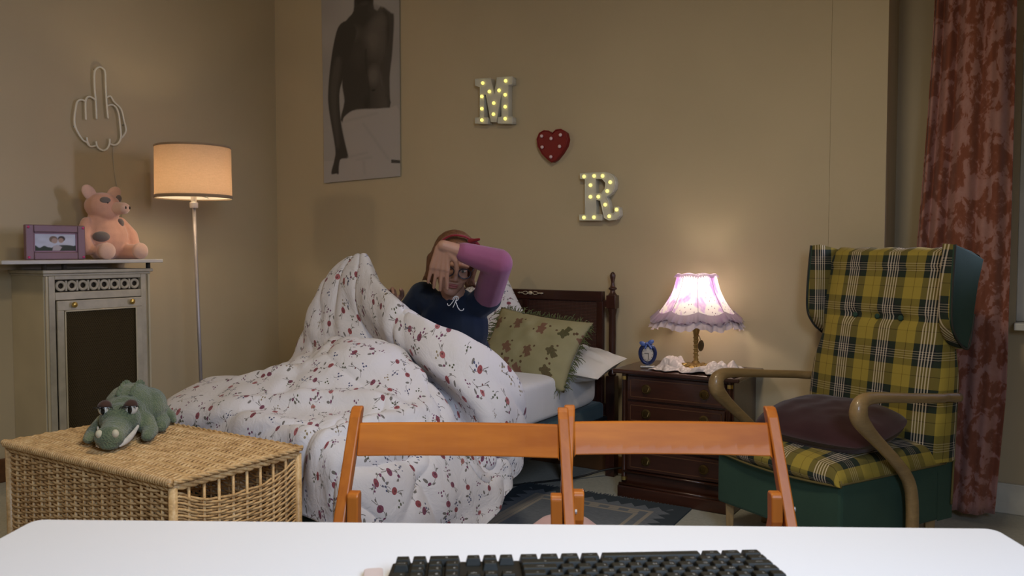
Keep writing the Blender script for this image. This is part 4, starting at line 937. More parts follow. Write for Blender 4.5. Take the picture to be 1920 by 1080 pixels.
for k in range(12):
    a = k*PI/6; part('hour_mark', MB().box(K(.021*math.sin(a), -.004, .028*math.cos(a)), (.0018, .0014, .0035), ca_ @ rotm(0, a, 0)), M_dk, fc, world=True)
part('clock_stand', MB().box(K(0, .004, -.057), (.066, .036, .008), ca_).box(K(0, .004, -.051), (.020, .02, .010), ca_), simple('silver_base', (.35, .36, .4), .25, .6), ck, world=True, bevel=.002)
M_bow = simple('blue_satin', (.08, .14, .42), .4, var=.1)
bw = MB()
for s in (-1, 1): bw.ell(K(s*.018-.004, -.010, .052+.004*s), (.016, .005, .010), ca_ @ rotm(0, -.5*s, 0)); bw.cap(K(s*.003, -.012, .048), K(s*.013+.003, -.014, .030), .004, .005, 8)
bw.ell(K(-.004, -.014, .050), (.006, .006, .006)).cap(K(-.018, -.010, .054), K(-.034, -.008, .046), .003, .0015, 6)
part('bow', bw, M_bow, ck, smooth=True, world=True, label='shiny blue satin bow')

# ================================================================ WICKER BASKET
bx0, bx1, by0, by1, bh = -2.580, -1.800, 1.272, 1.685, .545
mw = Mat('wicker_rod', (.42, .25, .10), .42, 0, .5); wc = mw.coord('Object'); wn_ = mw.noise(wc, 22, 3, .6); wn2 = mw.noise(wc, 150, 2)
mw.color(mw.ramp(wn_*.6+wn2*.4, [(.32, (.36, .20, .075)), (.5, (.62, .39, .17)), (.68, (.80, .57, .29))])); mw.bump(wn2, .15, .002); M_wick = mw.m
ba = thing('wicker_basket', 'large lidded wicker hamper in front of the foot of the bed', 'basket', ((bx0+bx1)/2, (by0+by1)/2, 0))
for x, y in ((bx0, by0), (bx1, by0), (bx0, by1), (bx1, by1)):
    part('corner_post', MB().tube([(x, y, 0), (x, y, .2), (x, y, .530)], .0115, 10), M_wick, ba, smooth=True, world=True)
rnd = random.Random(5)
def weave(along, fixed, sgn, lo, hi, nst, z0, z1, pitch, hole=None):
    """rods running along a side, passing in front of and behind the upright stakes"""
    b = MB(); st = np.linspace(lo, hi, nst+2); nrows = int((z1-z0)/pitch)
    for r in range(nrows):
        z = z0+pitch*(r+.5)
        pts = []; ph = r % 2
        ks = [(st[0], 0)]
        for i in range(1, nst+1): ks.append((st[i], 1 if (i+ph) % 2 else -1))
        ks.append((st[-1], 0))
        for i in range(len(ks)-1):
            for q in (0, .33, .66):
                a = ks[i][0]+(ks[i+1][0]-ks[i][0])*q; f_ = .5-.5*math.cos(PI*q); o = ks[i][1]+(ks[i+1][1]-ks[i][1])*f_
                zz = z+rnd.uniform(-.0008, .0008)
                if hole:
                    c_ = (a-(lo+hi)/2)/((hi-lo)/2)
                    sag = hole*max(0, 1-abs(c_*1.12)**3); zz = z0+(z-z0)*(1-sag/(z1-z0))
                d = fixed+sgn*.0055*o
                pts.append((a, d, zz) if along == 'x' else (d, a, zz))
        e = ks[-1]; zz = z
        pts.append((e[0], fixed, zz) if along == 'x' else (fixed, e[0], zz))
        b.tube(pts, rnd.uniform(.0029, .0036), 5)
    return b
stuff(part('side_weave', weave('x', by0, -1, bx0, bx1, 17, .02, .520, .0080), M_wick, ba, smooth=True, world=True))
stuff(part('side_weave', weave('y', bx1, 1, by0, by1, 8, .02, .520, .0080, hole=.046), M_wick, ba, smooth=True, world=True))
stuff(part('side_weave', weave('x', by1, 1, bx0, bx1, 17, .02, .500, .0094), M_wick, ba, smooth=True, world=True))
stuff(part('side_weave', weave('y', bx0, -1, by0, by1, 8, .02, .500, .0094), M_wick, ba, smooth=True, world=True))
for i in range(1, 18):
    x = bx0+(bx1-bx0)*i/18
    for y in (by0, by1): part('stake', MB().tube([(x, y, .0), (x, y, .526)], .0042, 6), M_wick, ba, smooth=True, world=True)
for i in range(1, 9):
    y = by0+(by1-by0)*i/9
    for x in (bx0, bx1): part('stake', MB().tube([(x, y, .0), (x, y, .526)], .0042, 6), M_wick, ba, smooth=True, world=True)
def braid(path, r, amp, tw, m, name, par):
    for k in range(3):
        P = []; L = 0; pp = [Vector(p) for p in path]; tot = sum((pp[i+1]-pp[i]).length for i in range(len(pp)-1)); n = int(tot/.012)
        for q in range(n+1):
            s = q/n*tot; i = 0; a = s
            while i < len(pp)-2 and a > (pp[i+1]-pp[i]).length: a -= (pp[i+1]-pp[i]).length; i += 1
            t = (pp[i+1]-pp[i]).normalized(); p = pp[i]+t*a; sd = Vector((0, 0, 1)).cross(t)
            ph = s*tw+k*2.094; P.append(p+sd*amp*math.cos(ph)+Vector((0, 0, amp*math.sin(ph))))
        part(name, MB().tube(P, r, 6), m, par, smooth=True, world=True)
rect = lambda z, o: [(bx0-o, by0-o, z), (bx1+o, by0-o, z), (bx1+o, by1+o, z), (bx0-o, by1+o, z), (bx0-o, by0-o, z)]
braid(rect(.528, .0), .0052, .0055, 70, M_wick, 'rim_rod', ba)
# lid
lid = MB(); lz = .545; nst = 10; ly_ = np.linspace(by0-.004, by1+.006, nst+2); ln = int((bx1-bx0+.02)/.0082)
for r in range(ln):
    x = bx0-.008+.0082*(r+.5); ph = r % 2; pts = []; ks = [(ly_[0], 0)]+[(ly_[i], 1 if (i+ph) % 2 else -1) for i in range(1, nst+1)]+[(ly_[-1], 0)]
    for i in range(len(ks)-1):
        for q in (0, .5): f_ = .5-.5*math.cos(PI*q); pts.append((x+rnd.uniform(-.0006, .0006)+.006*(i % 2)*0+.005*q, ks[i][0]+(ks[i+1][0]-ks[i][0])*q, lz+.0052*(ks[i][1]+(ks[i+1][1]-ks[i][1])*f_)+.006*math.sin(x*9)*.5))
    pts.append((x, ks[-1][0], lz)); lid.tube(pts, rnd.uniform(.0034, .0044), 5)
lw = stuff(part('lid_weave', lid, M_wick, ba, smooth=True, world=True))
for i in range(1, nst+1): part('lid_stake', MB().tube([(bx0-.006, ly_[i], lz), (bx1+.006, ly_[i], lz)], .0038, 6), M_wick, lw, smooth=True, world=True)
def wrapped(p0, p1, r, name, par):
    p0 = Vector(p0); p1 = Vector(p1); t = (p1-p0); L = t.length; t.normalize(); sd = t.cross(Vector((0, 0, 1))).normalized(); n = int(L/.010)
    part(name, MB().tube([p0, p1], r, 10), M_wick, par, smooth=True, world=True)
    b = MB(); N_ = n*8
    b.tube([p0+t*(L*i/N_)+sd*(r*math.cos(2*PI*i/8))+Vector((0, 0, r*math.sin(2*PI*i/8))) for i in range(N_+1)], .0042, 5)
    stuff(part('edge_wrapping', b, M_wick, par, smooth=True, world=True))
wrapped((bx0-.01, by0-.008, lz), (bx1+.008, by0-.008, lz), .0095, 'lid_edge', lw)
braid([(bx1+.010, by0-.006, lz), (bx1+.010, by1+.008, lz)], .004, .0042, 80, M_wick, 'lid_edge_rod', lw)
braid([(bx1+.008, by1+.010, lz), (bx0-.010, by1+.010, lz)], .004, .0042, 80, M_wick, 'lid_edge_rod', lw)
braid([(bx0-.010, by1+.008, lz), (bx0-.010, by0-.006, lz)], .004, .0042, 80, M_wick, 'lid_edge_rod', lw)
part('basket_bottom', MB().bb(bx0, bx1, by0, by1, .006, .014), M_wick, ba, world=True)

# ================================================================ PLUSH CROCODILE
cr = thing('plush_crocodile', 'green plush crocodile with heavy brown eyelids lying on the basket lid', 'soft toy', (-2.32, 1.48, .553), math.radians(-47))
mcr = Mat('crocodile_plush', (.12, .19, .11), .95, 0, .2); co = mcr.coord('Object'); n_ = mcr.noise(co, 14, 3); vv_ = mcr.node('ShaderNodeTexVoronoi'); mcr.link(co, vv_.inputs['Vector']); vv_.inputs['Scale'].default_value = 210
mcr.color(mcr.ramp(n_*.75+X(mcr.nt, vv_.outputs['Distance'])*.25, [(.3, (.085, .115, .070)), (.5, (.13, .165, .095)), (.7, (.21, .235, .135))])); mcr.bump(X(mcr.nt, vv_.outputs['Distance']), .7, .004); mcr.set('Sheen Weight', .3); M_cr = mcr.m
b = MB()
b.ell((-.075, 0, .077), (.105, .078, .078)).ell((-.13, .01, .062), (.062, .07, .062)).ell((.0, 0, .068), (.06, .062, .062)).ell((.055, .0, .066), (.055, .058, .05))
b.cap((.08, 0, .052), (.150, 0, .038), .042, .035).ell((.165, 0, .038), (.030, .042, .034)).ell((.155, 0, .014), (.04, .030, .014))
for s in (-1, 1):
    b.ell((.062, s*.034, .100), (.020, .020, .020)); b.chain([(.0, s*.055, .045), (.03, s*.078, .025), (.068, s*.080, .018)], [.032, .024, .019]); b.ell((.078, s*.080, .016), (.018, .017, .014))
    b.chain([(-.13, s*.055, .04), (-.09, s*.085, .026), (-.055, s*.090, .020)], [.032, .026, .020])
b.ell((-.10, .045, .075), (.075, .055, .060)).chain([(-.16, .03, .05), (-.205, .055, .035), (-.20, .085, .022), (-.17, .105, .014)], [.05, .034, .022, .010])
fuse('body', b, M_cr, cr, .0045, 2, world=False)
for k in range(9):
    for s in (-1, 1):
        x = .0-.021*k; part('back_spike', MB().cap((x, s*.018, .077+math.sqrt(max(0, 1-((x+.075)/.115)**2))*.072), (x-.004, s*.020, .086+math.sqrt(max(0, 1-((x+.075)/.115)**2))*.074), .007, .003, 6), M_cr, cr, smooth=True)
M_felt = fabric('cream_felt', (.58, .53, .38), .95); M_felw = fabric('white_felt', (.62, .58, .50), .95); M_lid = fabric('brown_felt', (.065, .032, .022), .9)
M_eyew = simple('toy_eye_white', (.7, .68, .6), .3, var=.03); M_eyeb = simple('toy_eye_black', (.01, .01, .01), .12)
for s in (-1, 1):
    part('nostril_patch', MB().ell((.184, s*.021, .051), (.011, .0095, .013), rotm(0, .5, s*.3)), M_felt, cr, smooth=True)
    e = part('eye', MB().ell((.072, s*.036, .103), (.0205, .019, .021)), M_eyew, cr, smooth=True)
    part('pupil', MB().ell((.0905, s*.037, .101), (.0035, .0062, .0125)), M_eyeb, e, smooth=True)
    lidm = MB(); bb_ = MB().ell((.072, s*.036, .105), (.0222, .0205, .0222), rotm(0, -.12, 0)); keep = [i for i, f in enumerate(bb_.f) if sum(bb_.v[q][2] for q in f)/len(f) > .1125]
    lidm.add(bb_.v, [bb_.f[i] for i in keep])
    l_ = part('eyelid', lidm, M_lid, e, smooth=True); solid(l_, .002)
    for k in range(6):
        a = -.9+k*.36; part('eyelash', MB().tube([(.072+.020*math.cos(a), s*(.036+.0) + .021*math.sin(a), .108), (.072+.030*math.cos(a), s*.036+.031*math.sin(a), .110), (.072+.034*math.cos(a), s*.036+.036*math.sin(a), .104)], [.002, .0015, .0006], 5), M_eyeb, l_, smooth=True)
    jaw = [(.170, s*.026, .012), (.150, s*.036, .018), (.120, s*.040, .022), (.095, s*.047, .033), (.075, s*.056, .050)]
    part('mouth_strip', MB().tube([tuple(p) for p in catmull(np.array(jaw), 20)], [.004+.006*math.sin(PI*q/19) for q in range(20)], 8, flat=.6), M_felw, cr, smooth=True)
    for k in range(4): q = catmull(np.array(jaw), 20)[3+4*k]; part('tooth', MB().cap((q[0], q[1]+s*.003, q[2]+.006), (q[0]+.002, q[1]+s*.004, q[2]-.004), .0035, .001, 6), M_felw, cr, smooth=True)

# ================================================================ ARMCHAIR
def ramp_plaid(m, t, kind):
    Y = (.36, .27, .045); D = (.022, .032, .022); Nv = (.016, .018, .022); Wt = (.68, .58, .46); O_ = (.15, .10, .015)
    if kind:
        Wt = (.48, .40, .29); Y = (.36, .27, .05)
        st = [(0, Y), (.20, O_), (.215, Y), (.42, D), (.55, Nv)]; p = .575
        for k in range(4): st += [(p, Wt), (p+.016, Nv)]; p += .055
        st += [(.80, D), (.93, Y)]
        return m.ramp(t, st, 'CONSTANT')
    st = [(0, Y), (.155, O_), (.170, Y), (.34, D), (.46, Nv)]
    p = .475
    for k in range(5): st += [(p, Wt), (p+.026, Nv)]; p += .060
    st += [(.78, D), (.93, Y)]
    return m.ramp(t, st, 'CONSTANT')
mp = Mat('tartan_upholstery', (.3, .25, .05), .88, 0, .15); x, y, z = mp.xyz(mp.coord('UV'))
tu = (x/.175+.31).f('FRACT'); tv = (y/.165+.12).f('FRACT')
cu_ = ramp_plaid(mp, tu, 0); cv_ = ramp_plaid(mp, tv, 1); mp.color(mp.mix(.42, cu_, cv_)); mp.bump(mp.noise(mp.coord('UV'), 900, 1), .25, .002); mp.set('Sheen Weight', .05); M_pl = mp.m
M_gr = fabric('bottle_green_upholstery', (.030, .066, .046), .85, .08, 500, .3, .05)
M_awood = wood('pale_beech', (.20, .125, .05), (.34, .22, .09), .42, 2, 14, .3); M_awx = wood('pale_beech_arm', (.20, .125, .05), (.34, .22, .09), .42, 1, 14, .3)
ac = thing('armchair', 'tall wing armchair in yellow and green tartan with green sides and bent wooden arms', 'armchair', (-.767, 2.981, 0), math.radians(-28))
part('seat_base', MB().bb(-.285, .285, 0, .57, .145, .365), M_gr, ac, bevel=.012)
for x in (-.25, .25):
    for y in (.035, .53): part('leg', MB().lathe([(.016, 0), (.024, .15)], (x, y, 0), 4), M_awood, ac, bevel=.003)
# seat cushion: domed top rolled over the front
nu_, nv_ = 50, 50; P = []; UV = []
for i in range(nu_):
    s = -1+2*i/(nu_-1); r_ = []; ru = []
    for j in range(nv_):
        t = j/(nv_-1); L = t*.72-.10
        if L < 0: y = -.004-.010*math.sin(PI*(L/-.10)); z = .405+L*.62*(1)-.006
        else: y = L-.004; z = .402+.0
        k = 1-abs(s)**3.2; dome = .045*k*math.sin(PI*min(1, max(0, (L+.02))/.66))**.6 if L > -.02 else 0
        z += dome; edge = max(0, abs(s)-.86)/.14; z -= .048*edge**2; z = max(z, .345-.012*(1-s*s))
        if L < 0: y -= .016*(1-s*s)*math.sin(PI*min(1, -L/.10))+.008*(1-s*s)
        r_.append((s*.292, y, z)); ru.append((s*.292*1.05, L+.02*s*s))
    P.append(r_); UV.append(ru)
o = part('seat_cushion', MB().grid(P, UV), M_pl, ac, smooth=True); solid(o, .02, -1)
M_pipe = simple('piping_yellow', (.12, .09, .025), .8)
part('piping', MB().tube([(s*.292, -.008-.018*(1-s*s), .347-.012*(1-s*s)) for s in np.linspace(-1, 1, 24)], .004, 6), M_pipe, ac, smooth=True)
for s in (-1, 1): part('piping', MB().tube([(s*.290, y, .352) for y in np.linspace(-.006, .56, 12)], .004, 6), M_pipe, ac, smooth=True)
# back: padded front surface
def yback(z): t = (z-.36)/.76; return .50+.12*t+.018*math.sin(t*PI)*-1
def wback(z):
    t = (z-.36)/.76; return .290-.018*t-.028*math.exp(-((z-.80)/.10)**2)*1.0-(.03*max(0, t-.9)/.1)
P = []; UV = []; nz = 60; nx = 50
BTN = [(-.10, .865), (.0, .865), (.10, .865)]
for i in range(nx):
    s = -1+2*i/(nx-1); r_ = []; ru = []
    for j in range(nz):
        z = .36+.755*j/(nz-1); w_ = wback(z); x = s*w_
        puff = .030*(1-abs(s)**4)
        for (bx_, bz_) in BTN: puff -= .022*math.exp(-(((x-bx_)/.028)**2+((z-bz_)/.022)**2))
        puff -= .010*math.exp(-((z-.865)/.018)**2)*(abs(s) < .8)
        if z > 1.06: puff += .010*abs(math.cos(x*28))
        r_.append((x, yback(z)-puff, z)); ru.append((x*1.02, z*1.02))
    # roll over the top
    r_ += [(x*.99, yback(1.115)+.02, 1.128+.006*abs(math.cos(x*28))), (x*.99, yback(1.115)+.08, 1.118)]; ru += [(x, 1.17), (x, 1.23)]
    P.append(r_); UV.append(ru)
def side_wrap(s, col, uvc):
    rows, ur = [], []
    for d_ in (.10, .066, .033):
        rows.append([(p[0]+s*.010*math.sin(PI*d_/.13), p[1]+d_*(1 if k < nz else .3), p[2]) for k, p in enumerate(col)]); ur.append([(q[0]+s*d_, q[1]) for q in uvc])
    return rows, ur
la, lb = side_wrap(-1, P[0], UV[0]); ra_, rb = side_wrap(1, P[-1], UV[-1])
P = la+P+ra_[::-1]; UV = lb+UV+rb[::-1]
part('backrest', MB().grid(P, UV), M_pl, ac, smooth=True)
# green rear shell of the back
sh_ = MB(); prof = [(-1, 0), (-1, 1), (1, 1), (1, 0)]; zz_ = np.linspace(.145, 1.115, 12); P = []
for z in zz_:
    w_ = wback(max(z, .36))+.004; y0 = yback(max(z, .36)); w_ -= .008; P.append([(-w_, y0+.02, z), (-w_, y0+.108, z), (w_, y0+.108, z), (w_, y0+.02, z)])
sh_.grid(P); sh_.add([P[-1][0], P[-1][1], P[-1][2], P[-1][3]], [(0, 1, 2, 3)]); part('back_shell', sh_, M_gr, ac)
for s in (-1, 1): part('piping', MB().tube([(s*(wback(z)+.004), yback(z)+.100, z) for z in np.linspace(.20, .80, 16)], .004, 6), M_pipe, ac, smooth=True)
for (bx_, bz_) in BTN: part('tuft_button', MB().ell((bx_, yback(bz_)-.010, bz_), (.011, .007, .011)), M_gr, ac, smooth=True)
wo_ = [(.545, 1.142), (.535, 1.05), (.528, .95), (.530, .875), (.550, .83), (.59, .79), (.650, .765), (.675, .85), (.705, 1.0), (.735, 1.088), (.66, 1.118)]
for s in (-1, 1):
    # outer green board, slightly splayed, and a plump tartan inner face
    def wp(y, z, off): return (s*(.292+off+.02*max(0, (.62-y)/.1)*.6), y, z)
    b = MB(); n = len(wo_); A_ = [wp(y, z, .0) for y, z in wo_]; B_ = [wp(y, z, .014) for y, z in wo_]
    b.add(A_+B_, [tuple(range(n)), tuple(range(2*n-1, n-1, -1))]+[(i, (i+1) % n, (i+1) % n+n, i+n) for i in range(n)])
    w_ = part('wing', b, M_gr, ac, bevel=.003)
    cy = sum(p[0] for p in wo_)/n; cz = sum(p[1] for p in wo_)/n; P = []; UV = []
    oo = catmull(np.array(wo_+[wo_[0]]), 66)[:-1]
    for (y, z) in oo:
        r_ = []; ru = []
        for k in range(9):
            q = k/8; rr_ = 1.0+.018*math.sin(q*PI*1.0) if q < .5 else 1.018-(q-.5)*2*.999
            yy = cy+(y-cy)*rr_; zz = cz+(z-cz)*rr_; bul = .016*0+.050*math.sin(min(1, q*1.15)*PI/2)
            p = wp(yy, zz, .006-bul); r_.append(p); ru.append((yy*1.0+bul*.8, zz))
        P.append(r_); UV.append(ru)
    part('wing_pad', MB().grid(P, UV, closed=True), M_pl, w_, smooth=True)
    part('piping', MB().tube([wp(y, z, .015) for y, z in oo[:44]], .0038, 6), simple('piping_dark', (.03, .03, .025), .8) if s < 0 else bpy.data.materials['piping_dark'], w_, smooth=True)
    ar = [(.605, .590), (.45, .604), (.30, .618), (.18, .630), (.09, .636), (.045, .628), (.028, .603), (.034, .572), (.075, .530), (.13, .485), (.205, .425), (.265, .370), (.300, .320), (.316, .26), (.320, .18), (.318, .08), (.316, .0)]
    q = catmull(np.array(ar), 80); X_ = s*.325; rad = []
    for k in range(80):
        t = k/79; rad.append(.0145+.0135*math.exp(-((t-.40)/.13)**2)+(.006*min(1, max(0, (t-.5)*4))))
    part('arm', MB().tube([(X_-(s*.018 if k < 4 else 0), a, c_) for k, (a, c_) in enumerate(q)], rad, 14, flat=1.15, up=(1, 0, 0)), M_awx, ac, smooth=True)
# brown cushion on the seat
M_br = fabric('dark_brown_velvet', (.040, .014, .016), .85, .15, 300, .2, .2)
ra = math.radians(-28); cR = rotm(.16, .03, ra+.15)
lw_ = lambda x, y, z: Vector((-.767+x*.883+y*.469, 2.981-x*.469+y*.883, z))
o = part('cushion', pillow(*lw_(.035, .245, .487), .48, .40, .145, cR, seed=9, wr=.004, pinch=-.42), M_br, None, smooth=True); o.modifiers.new('weld', 'WELD').merge_threshold = .0005
tag(o, 'dark brown cushion lying on the tartan seat of the armchair', 'cushion')

# ================================================================ RUG, CABLE, STOOL
mr = Mat('kilim_wool', (.12, .14, .17), .95, 0, .1); rx, ry, rz_ = mr.xyz(mr.coord('Object')); 
# local coords: x across (-.41...41), y along (-.72...72)
ax = rx.f('ABSOLUTE'); ay = ry.f('ABSOLUTE')
zig = ((rx*16).f('FRACT')-.5).f('ABSOLUTE')*.09
zigy = ((ry*16).f('FRACT')-.5).f('ABSOLUTE')*.09
e_ = X.op(mr.nt, 'MAXIMUM', ax-.41+zigy, ay-.72+zig)
dkm = (e_ > -.055)
e2_ = X.op(mr.nt, 'MAXIMUM', ax-.41, ay-.72)
b1_ = ((e2_+.135).f('ABSOLUTE') < .009); b2_ = ((e2_+.185).f('ABSOLUTE') < .008)
key = ((rx*11).f('FRACT') < .5)*((e2_+.16).f('ABSOLUTE') < .014)
nn_ = mr.noise(mr.coord('Object', (1, 8, 1)), 40, 3)
cur = mr.ramp(nn_, [(.3, (.15, .17, .20)), (.7, (.22, .24, .27))])
cur = mr.mix(dkm, cur, (.06, .075, .09)); cur = mr.mix(b1_.f('MAXIMUM', b2_).f('MAXIMUM', key), cur, (.38, .34, .29)); mr.color(cur); mr.bump(mr.noise(mr.coord('Object', (1, 6, 1)), 300, 2), .4, .003)
rg = part('rug', MB().bb(-.41, .41, -.72, .72, 0, .007), mr.m, None); rg.location = (-1.595, 2.66, .0005); rg.rotation_euler = (0, 0, math.radians(3)); tag(rg, 'blue grey woven rug with cream border lines on the floor beside the bed', 'rug')
fg = MB()
for side in (-1, 1):
    for k in range(50): x = -.40+.80*k/49; fg.tube([(x, side*.72, .004), (x+.004*math.sin(k*3), side*.735, .004), (x+.006*math.cos(k*5), side*.752, .002)], .0022, 4)
stuff(part('rug_fringe', fg, simple('rug_fringe', (.10, .11, .12), .9), rg))
q = catmull(np.array([(-2.05, 3.35, .02), (-1.9, 3.50, .03), (-1.78, 3.60, .05), (-1.70, 3.66, .055), (-1.62, 3.70, .05), (-1.60, 3.735, .05)]), 30)
q = catmull(np.array([(-2.45, 2.95, .006), (-2.2, 3.12, .006), (-2.0, 3.38, .006), (-1.86, 3.56, .012), (-1.76, 3.66, .04), (-1.66, 3.74, .05)]), 40)
tag(part('power_cable', MB().tube([tuple(p) for p in q], .005, 6), simple('black_rubber', (.01, .01, .01), .5), None, smooth=True), 'black cable running across the floor from under the bed to the wall', 'cable')
po = thing('pouf', 'small round pale pink padded stool on the rug behind the folding chairs', 'stool', (-1.15, 2.12, .008))
M_pk = fabric('pale_pink_plush', (.62, .40, .40), .9, .06, 200, .3)
part('pouf_cushion', MB().lathe([(.001, .337), (.04, .334), (.075, .322), (.10, .302), (.112, .27), (.112, .13), (.105, .10), (.09, .085), (.001, .085)][::-1], (-1.15, 2.12, 0), 36, caps=False), M_pk, po, smooth=True, world=True)
for k in range(4): a = PI/4+k*PI/2; part('leg', MB().lathe([(.012, .008), (.016, .09)], (-1.15+.08*math.cos(a), 2.12+.08*math.sin(a), 0), 10), M_awood, po, smooth=True, world=True)

# ================================================================ FOLDING CHAIRS
M_or = wood('orange_lacquered_wood', (.34, .085, .006), (.58, .18, .014), .5, 0, 6, .04, .25); M_orz = wood('orange_lacquered_post', (.32, .08, .008), (.55, .17, .02), .38, 2, 6, .2, .35)
def fchair(label, pl, prt, z_top=(.8, .8)):
    pl = Vector(pl); prt = Vector(prt); w_ = (prt-pl).length; rz = math.atan2(prt.y-pl.y, prt.x-pl.x)
    t = thing('folding_chair', label, 'chair', ((pl.x+prt.x)/2, (pl.y+prt.y)/2, 0), rz, 'folding chairs at the desk')
    h = w_/2
    lean = lambda z: -(.8-z)*.50          # local y: negative towards the desk
    for s in (-1, 1):
        b = MB(); x = s*h; pr2 = []
        sec = [(-.011, -.016), (.011, -.016), (.011, .016), (-.011, .016)]
        zs_ = [0, .4, .785, .797, .803]; sh2 = [1, 1, 1, .8, .4]
        xs_ = lambda z: x+s*(.8-z)*.06
        rows = [[(xs_(z)+a, lean(z)+c_*k+(.004*(1-k)), z) for a, c_ in sec] for z, k in zip(zs_, sh2)]
        n = len(rows); V = [p for r in rows for p in r]; F = [(0, 1, 2, 3), tuple(4*(n-1)+q for q in (3, 2, 1, 0))]
        for i in range(n-1):
            for q in range(4): F.append((i*4+q, i*4+(q+1) % 4, (i+1)*4+(q+1) % 4, (i+1)*4+q))
        b.add(V, F); part('back_post', b, M_orz, t, bevel=.003)
        # rear leg: short block beside the post, then down to the back foot
        x2 = x-s*.013
        b = MB(); rows = []
        for z in (0, .30, .60, .648, .655):
            yy = lean(.60)+(.60-min(z, .6))*.62+.006; k = .7 if z > .65 else 1
            rows.append([(x2+s*(.6-z)*.02+a*1.0, yy+c_*k, z) for a, c_ in ((-.011, -.016), (.011, -.016), (.011, .016), (-.011, .016))])
        V = [p for r in rows for p in r]; n = 5; F = [(0, 1, 2, 3), tuple(4*(n-1)+q for q in (3, 2, 1, 0))]
        for i in range(n-1):
            for q in range(4): F.append((i*4+q, i*4+(q+1) % 4, (i+1)*4+(q+1) % 4, (i+1)*4+q))
        b.add(V, F); part('rear_leg', b, M_orz, t, bevel=.003)
        part('pivot_bolt', MB().lathe([(.005, 0), (.005, .004)], (x+s*.022, lean(.62), .62), 10, rotm(0, s*PI/2, 0)), M_metal, t)
    # slightly curved back slat
    P = []
    for i in range(13):
        u_ = -1+2*i/12; x = u_*(h-.008); yb = .012*(1-u_*u_)
        for_z = lambda z: lean(z)+yb
        P.append([(x, for_z(.772)-.006, .772), (x, for_z(.772)+.006, .772), (x, for_z(.712)+.006, .712), (x, for_z(.712)-.006, .712), (x, for_z(.772)-.006, .772)])
    b = MB(); b.grid(P); b.add(P[0][:4], [(0, 1, 2, 3)]); b.add(P[-1][:4], [(0, 1, 2, 3)]); o = part('back_slat', b, M_or, t); o.modifiers.new('weld', 'WELD').merge_threshold = .0002
    bv = o.modifiers.new('bevel', 'BEVEL'); bv.width = .003; bv.segments = 2; bv.limit_method = 'ANGLE'
    for k in range(6): part('seat_slat', MB().box((0, -.10-.062*k, .445-.004*k), (w_-.03, .05, .014)), M_or, t, bevel=.004)
    for s in (-1, 1): part('seat_rail', MB().box((s*(h-.035), -.25, .430), (.018, .36, .026)), M_orz, t, bevel=.003)
    for (y, z) in ((lean(.15), .15), (-.10+.275, .15)): part('stretcher', MB().box((0, y, z), (w_-.03, .018, .03)), M_or, t, bevel=.004)
    return t
fchair('orange lacquered wooden folding chair behind the desk, in front of the bed', (-1.158, 1.248, 0), (-.795, 1.455, 0))
fchair('orange lacquered wooden folding chair behind the desk, in front of the bedside chest', (-.797, 1.487, 0), (-.446, 1.693, 0))

# ================================================================ DESK
mdk = Mat('white_laminate', (.84, .84, .86), .35, 0, .5); mdk.bump(mdk.noise(mdk.coord('Object'), 300, 2), .02, .001)
dA = math.atan2(1.299-.618, -.035+1.189); mid = Vector(((-1.189-.035)/2, (.618+1.299)/2, 0))
dk = thing('desk', 'white desk filling the foreground with a black keyboard on it', 'desk', mid, dA)
DW, DD = 1.340, .80
def rrect(x0, x1, y0, y1, r, n=5):
    o = []
    for cx, cy, a0 in ((x1-r, y1-r, 0), (x0+r, y1-r, PI/2), (x0+r, y0+r, PI), (x1-r, y0+r, 3*PI/2)):
        for k in range(n+1): a = a0+PI/2*k/n; o.append((cx+r*math.cos(a), cy+r*math.sin(a)))
    return o
part('tabletop', MB().prism(rrect(-DW/2, DW/2, -DD, 0, .018), .712, .74, 'xy'), mdk.m, dk, bevel=.003)
M_leg = simple('white_metal', (.7, .7, .7), .4)
for x in (-.60, .60):
    for y in (-.74, -.06): part('leg', MB().bb(x-.02, x+.02, y-.02, y+.02, 0, .712), M_leg, dk, bevel=.003)
part('apron', MB().bb(-.58, .58, -.075, -.055, .64, .712), M_leg, dk, bevel=.003)

# ================================================================ KEYBOARD (seen from its back: the space bar side is furthest away)
KL = Vector((-.623, .727, 0)); KR = Vector((-.267, .979, 0)); kA = math.atan2(KR.y-KL.y, KR.x-KL.x); kw = (KR-KL).length; kc = (KL+KR)/2
kb = thing('keyboard', 'black full-size computer keyboard lying on the white desk, numeric pad to the left', 'keyboard', (kc.x, kc.y, .7405), kA)
M_kb = simple('black_plastic', (.012, .012, .010), .5, var=.05, spec=.3); M_key = simple('key_plastic', (.015, .015, .011), .5, var=.05, bump=.05, bs=600, spec=.25); M_leg2 = simple('key_legend', (.42, .42, .40), .5, var=.02)
b = MB(); h = kw/2; kd = .150
zf, zr = .018, .028
V = []
def kz(y): return zf+(zr-zf)*(-y/kd)
o_ = [(-h, 0), (h, 0), (h+.004, -kd), (-h-.004, -kd)]
b.add([(x, y, .002) for x, y in o_]+[(x*(.996), y if y else -.003, kz(y)) for x, y in o_], [(0, 1, 2, 3), (7, 6, 5, 4)]+[(i, (i+1) % 4, (i+1) % 4+4, i+4) for i in range(4)])
part('keyboard_case', b, M_kb, kb, bevel=.003)
U_ = .01905
legends = {0: ['Ctrl', 'Win', 'Alt', '', 'AltGr', 'Win', 'Menu', 'Ctrl']}
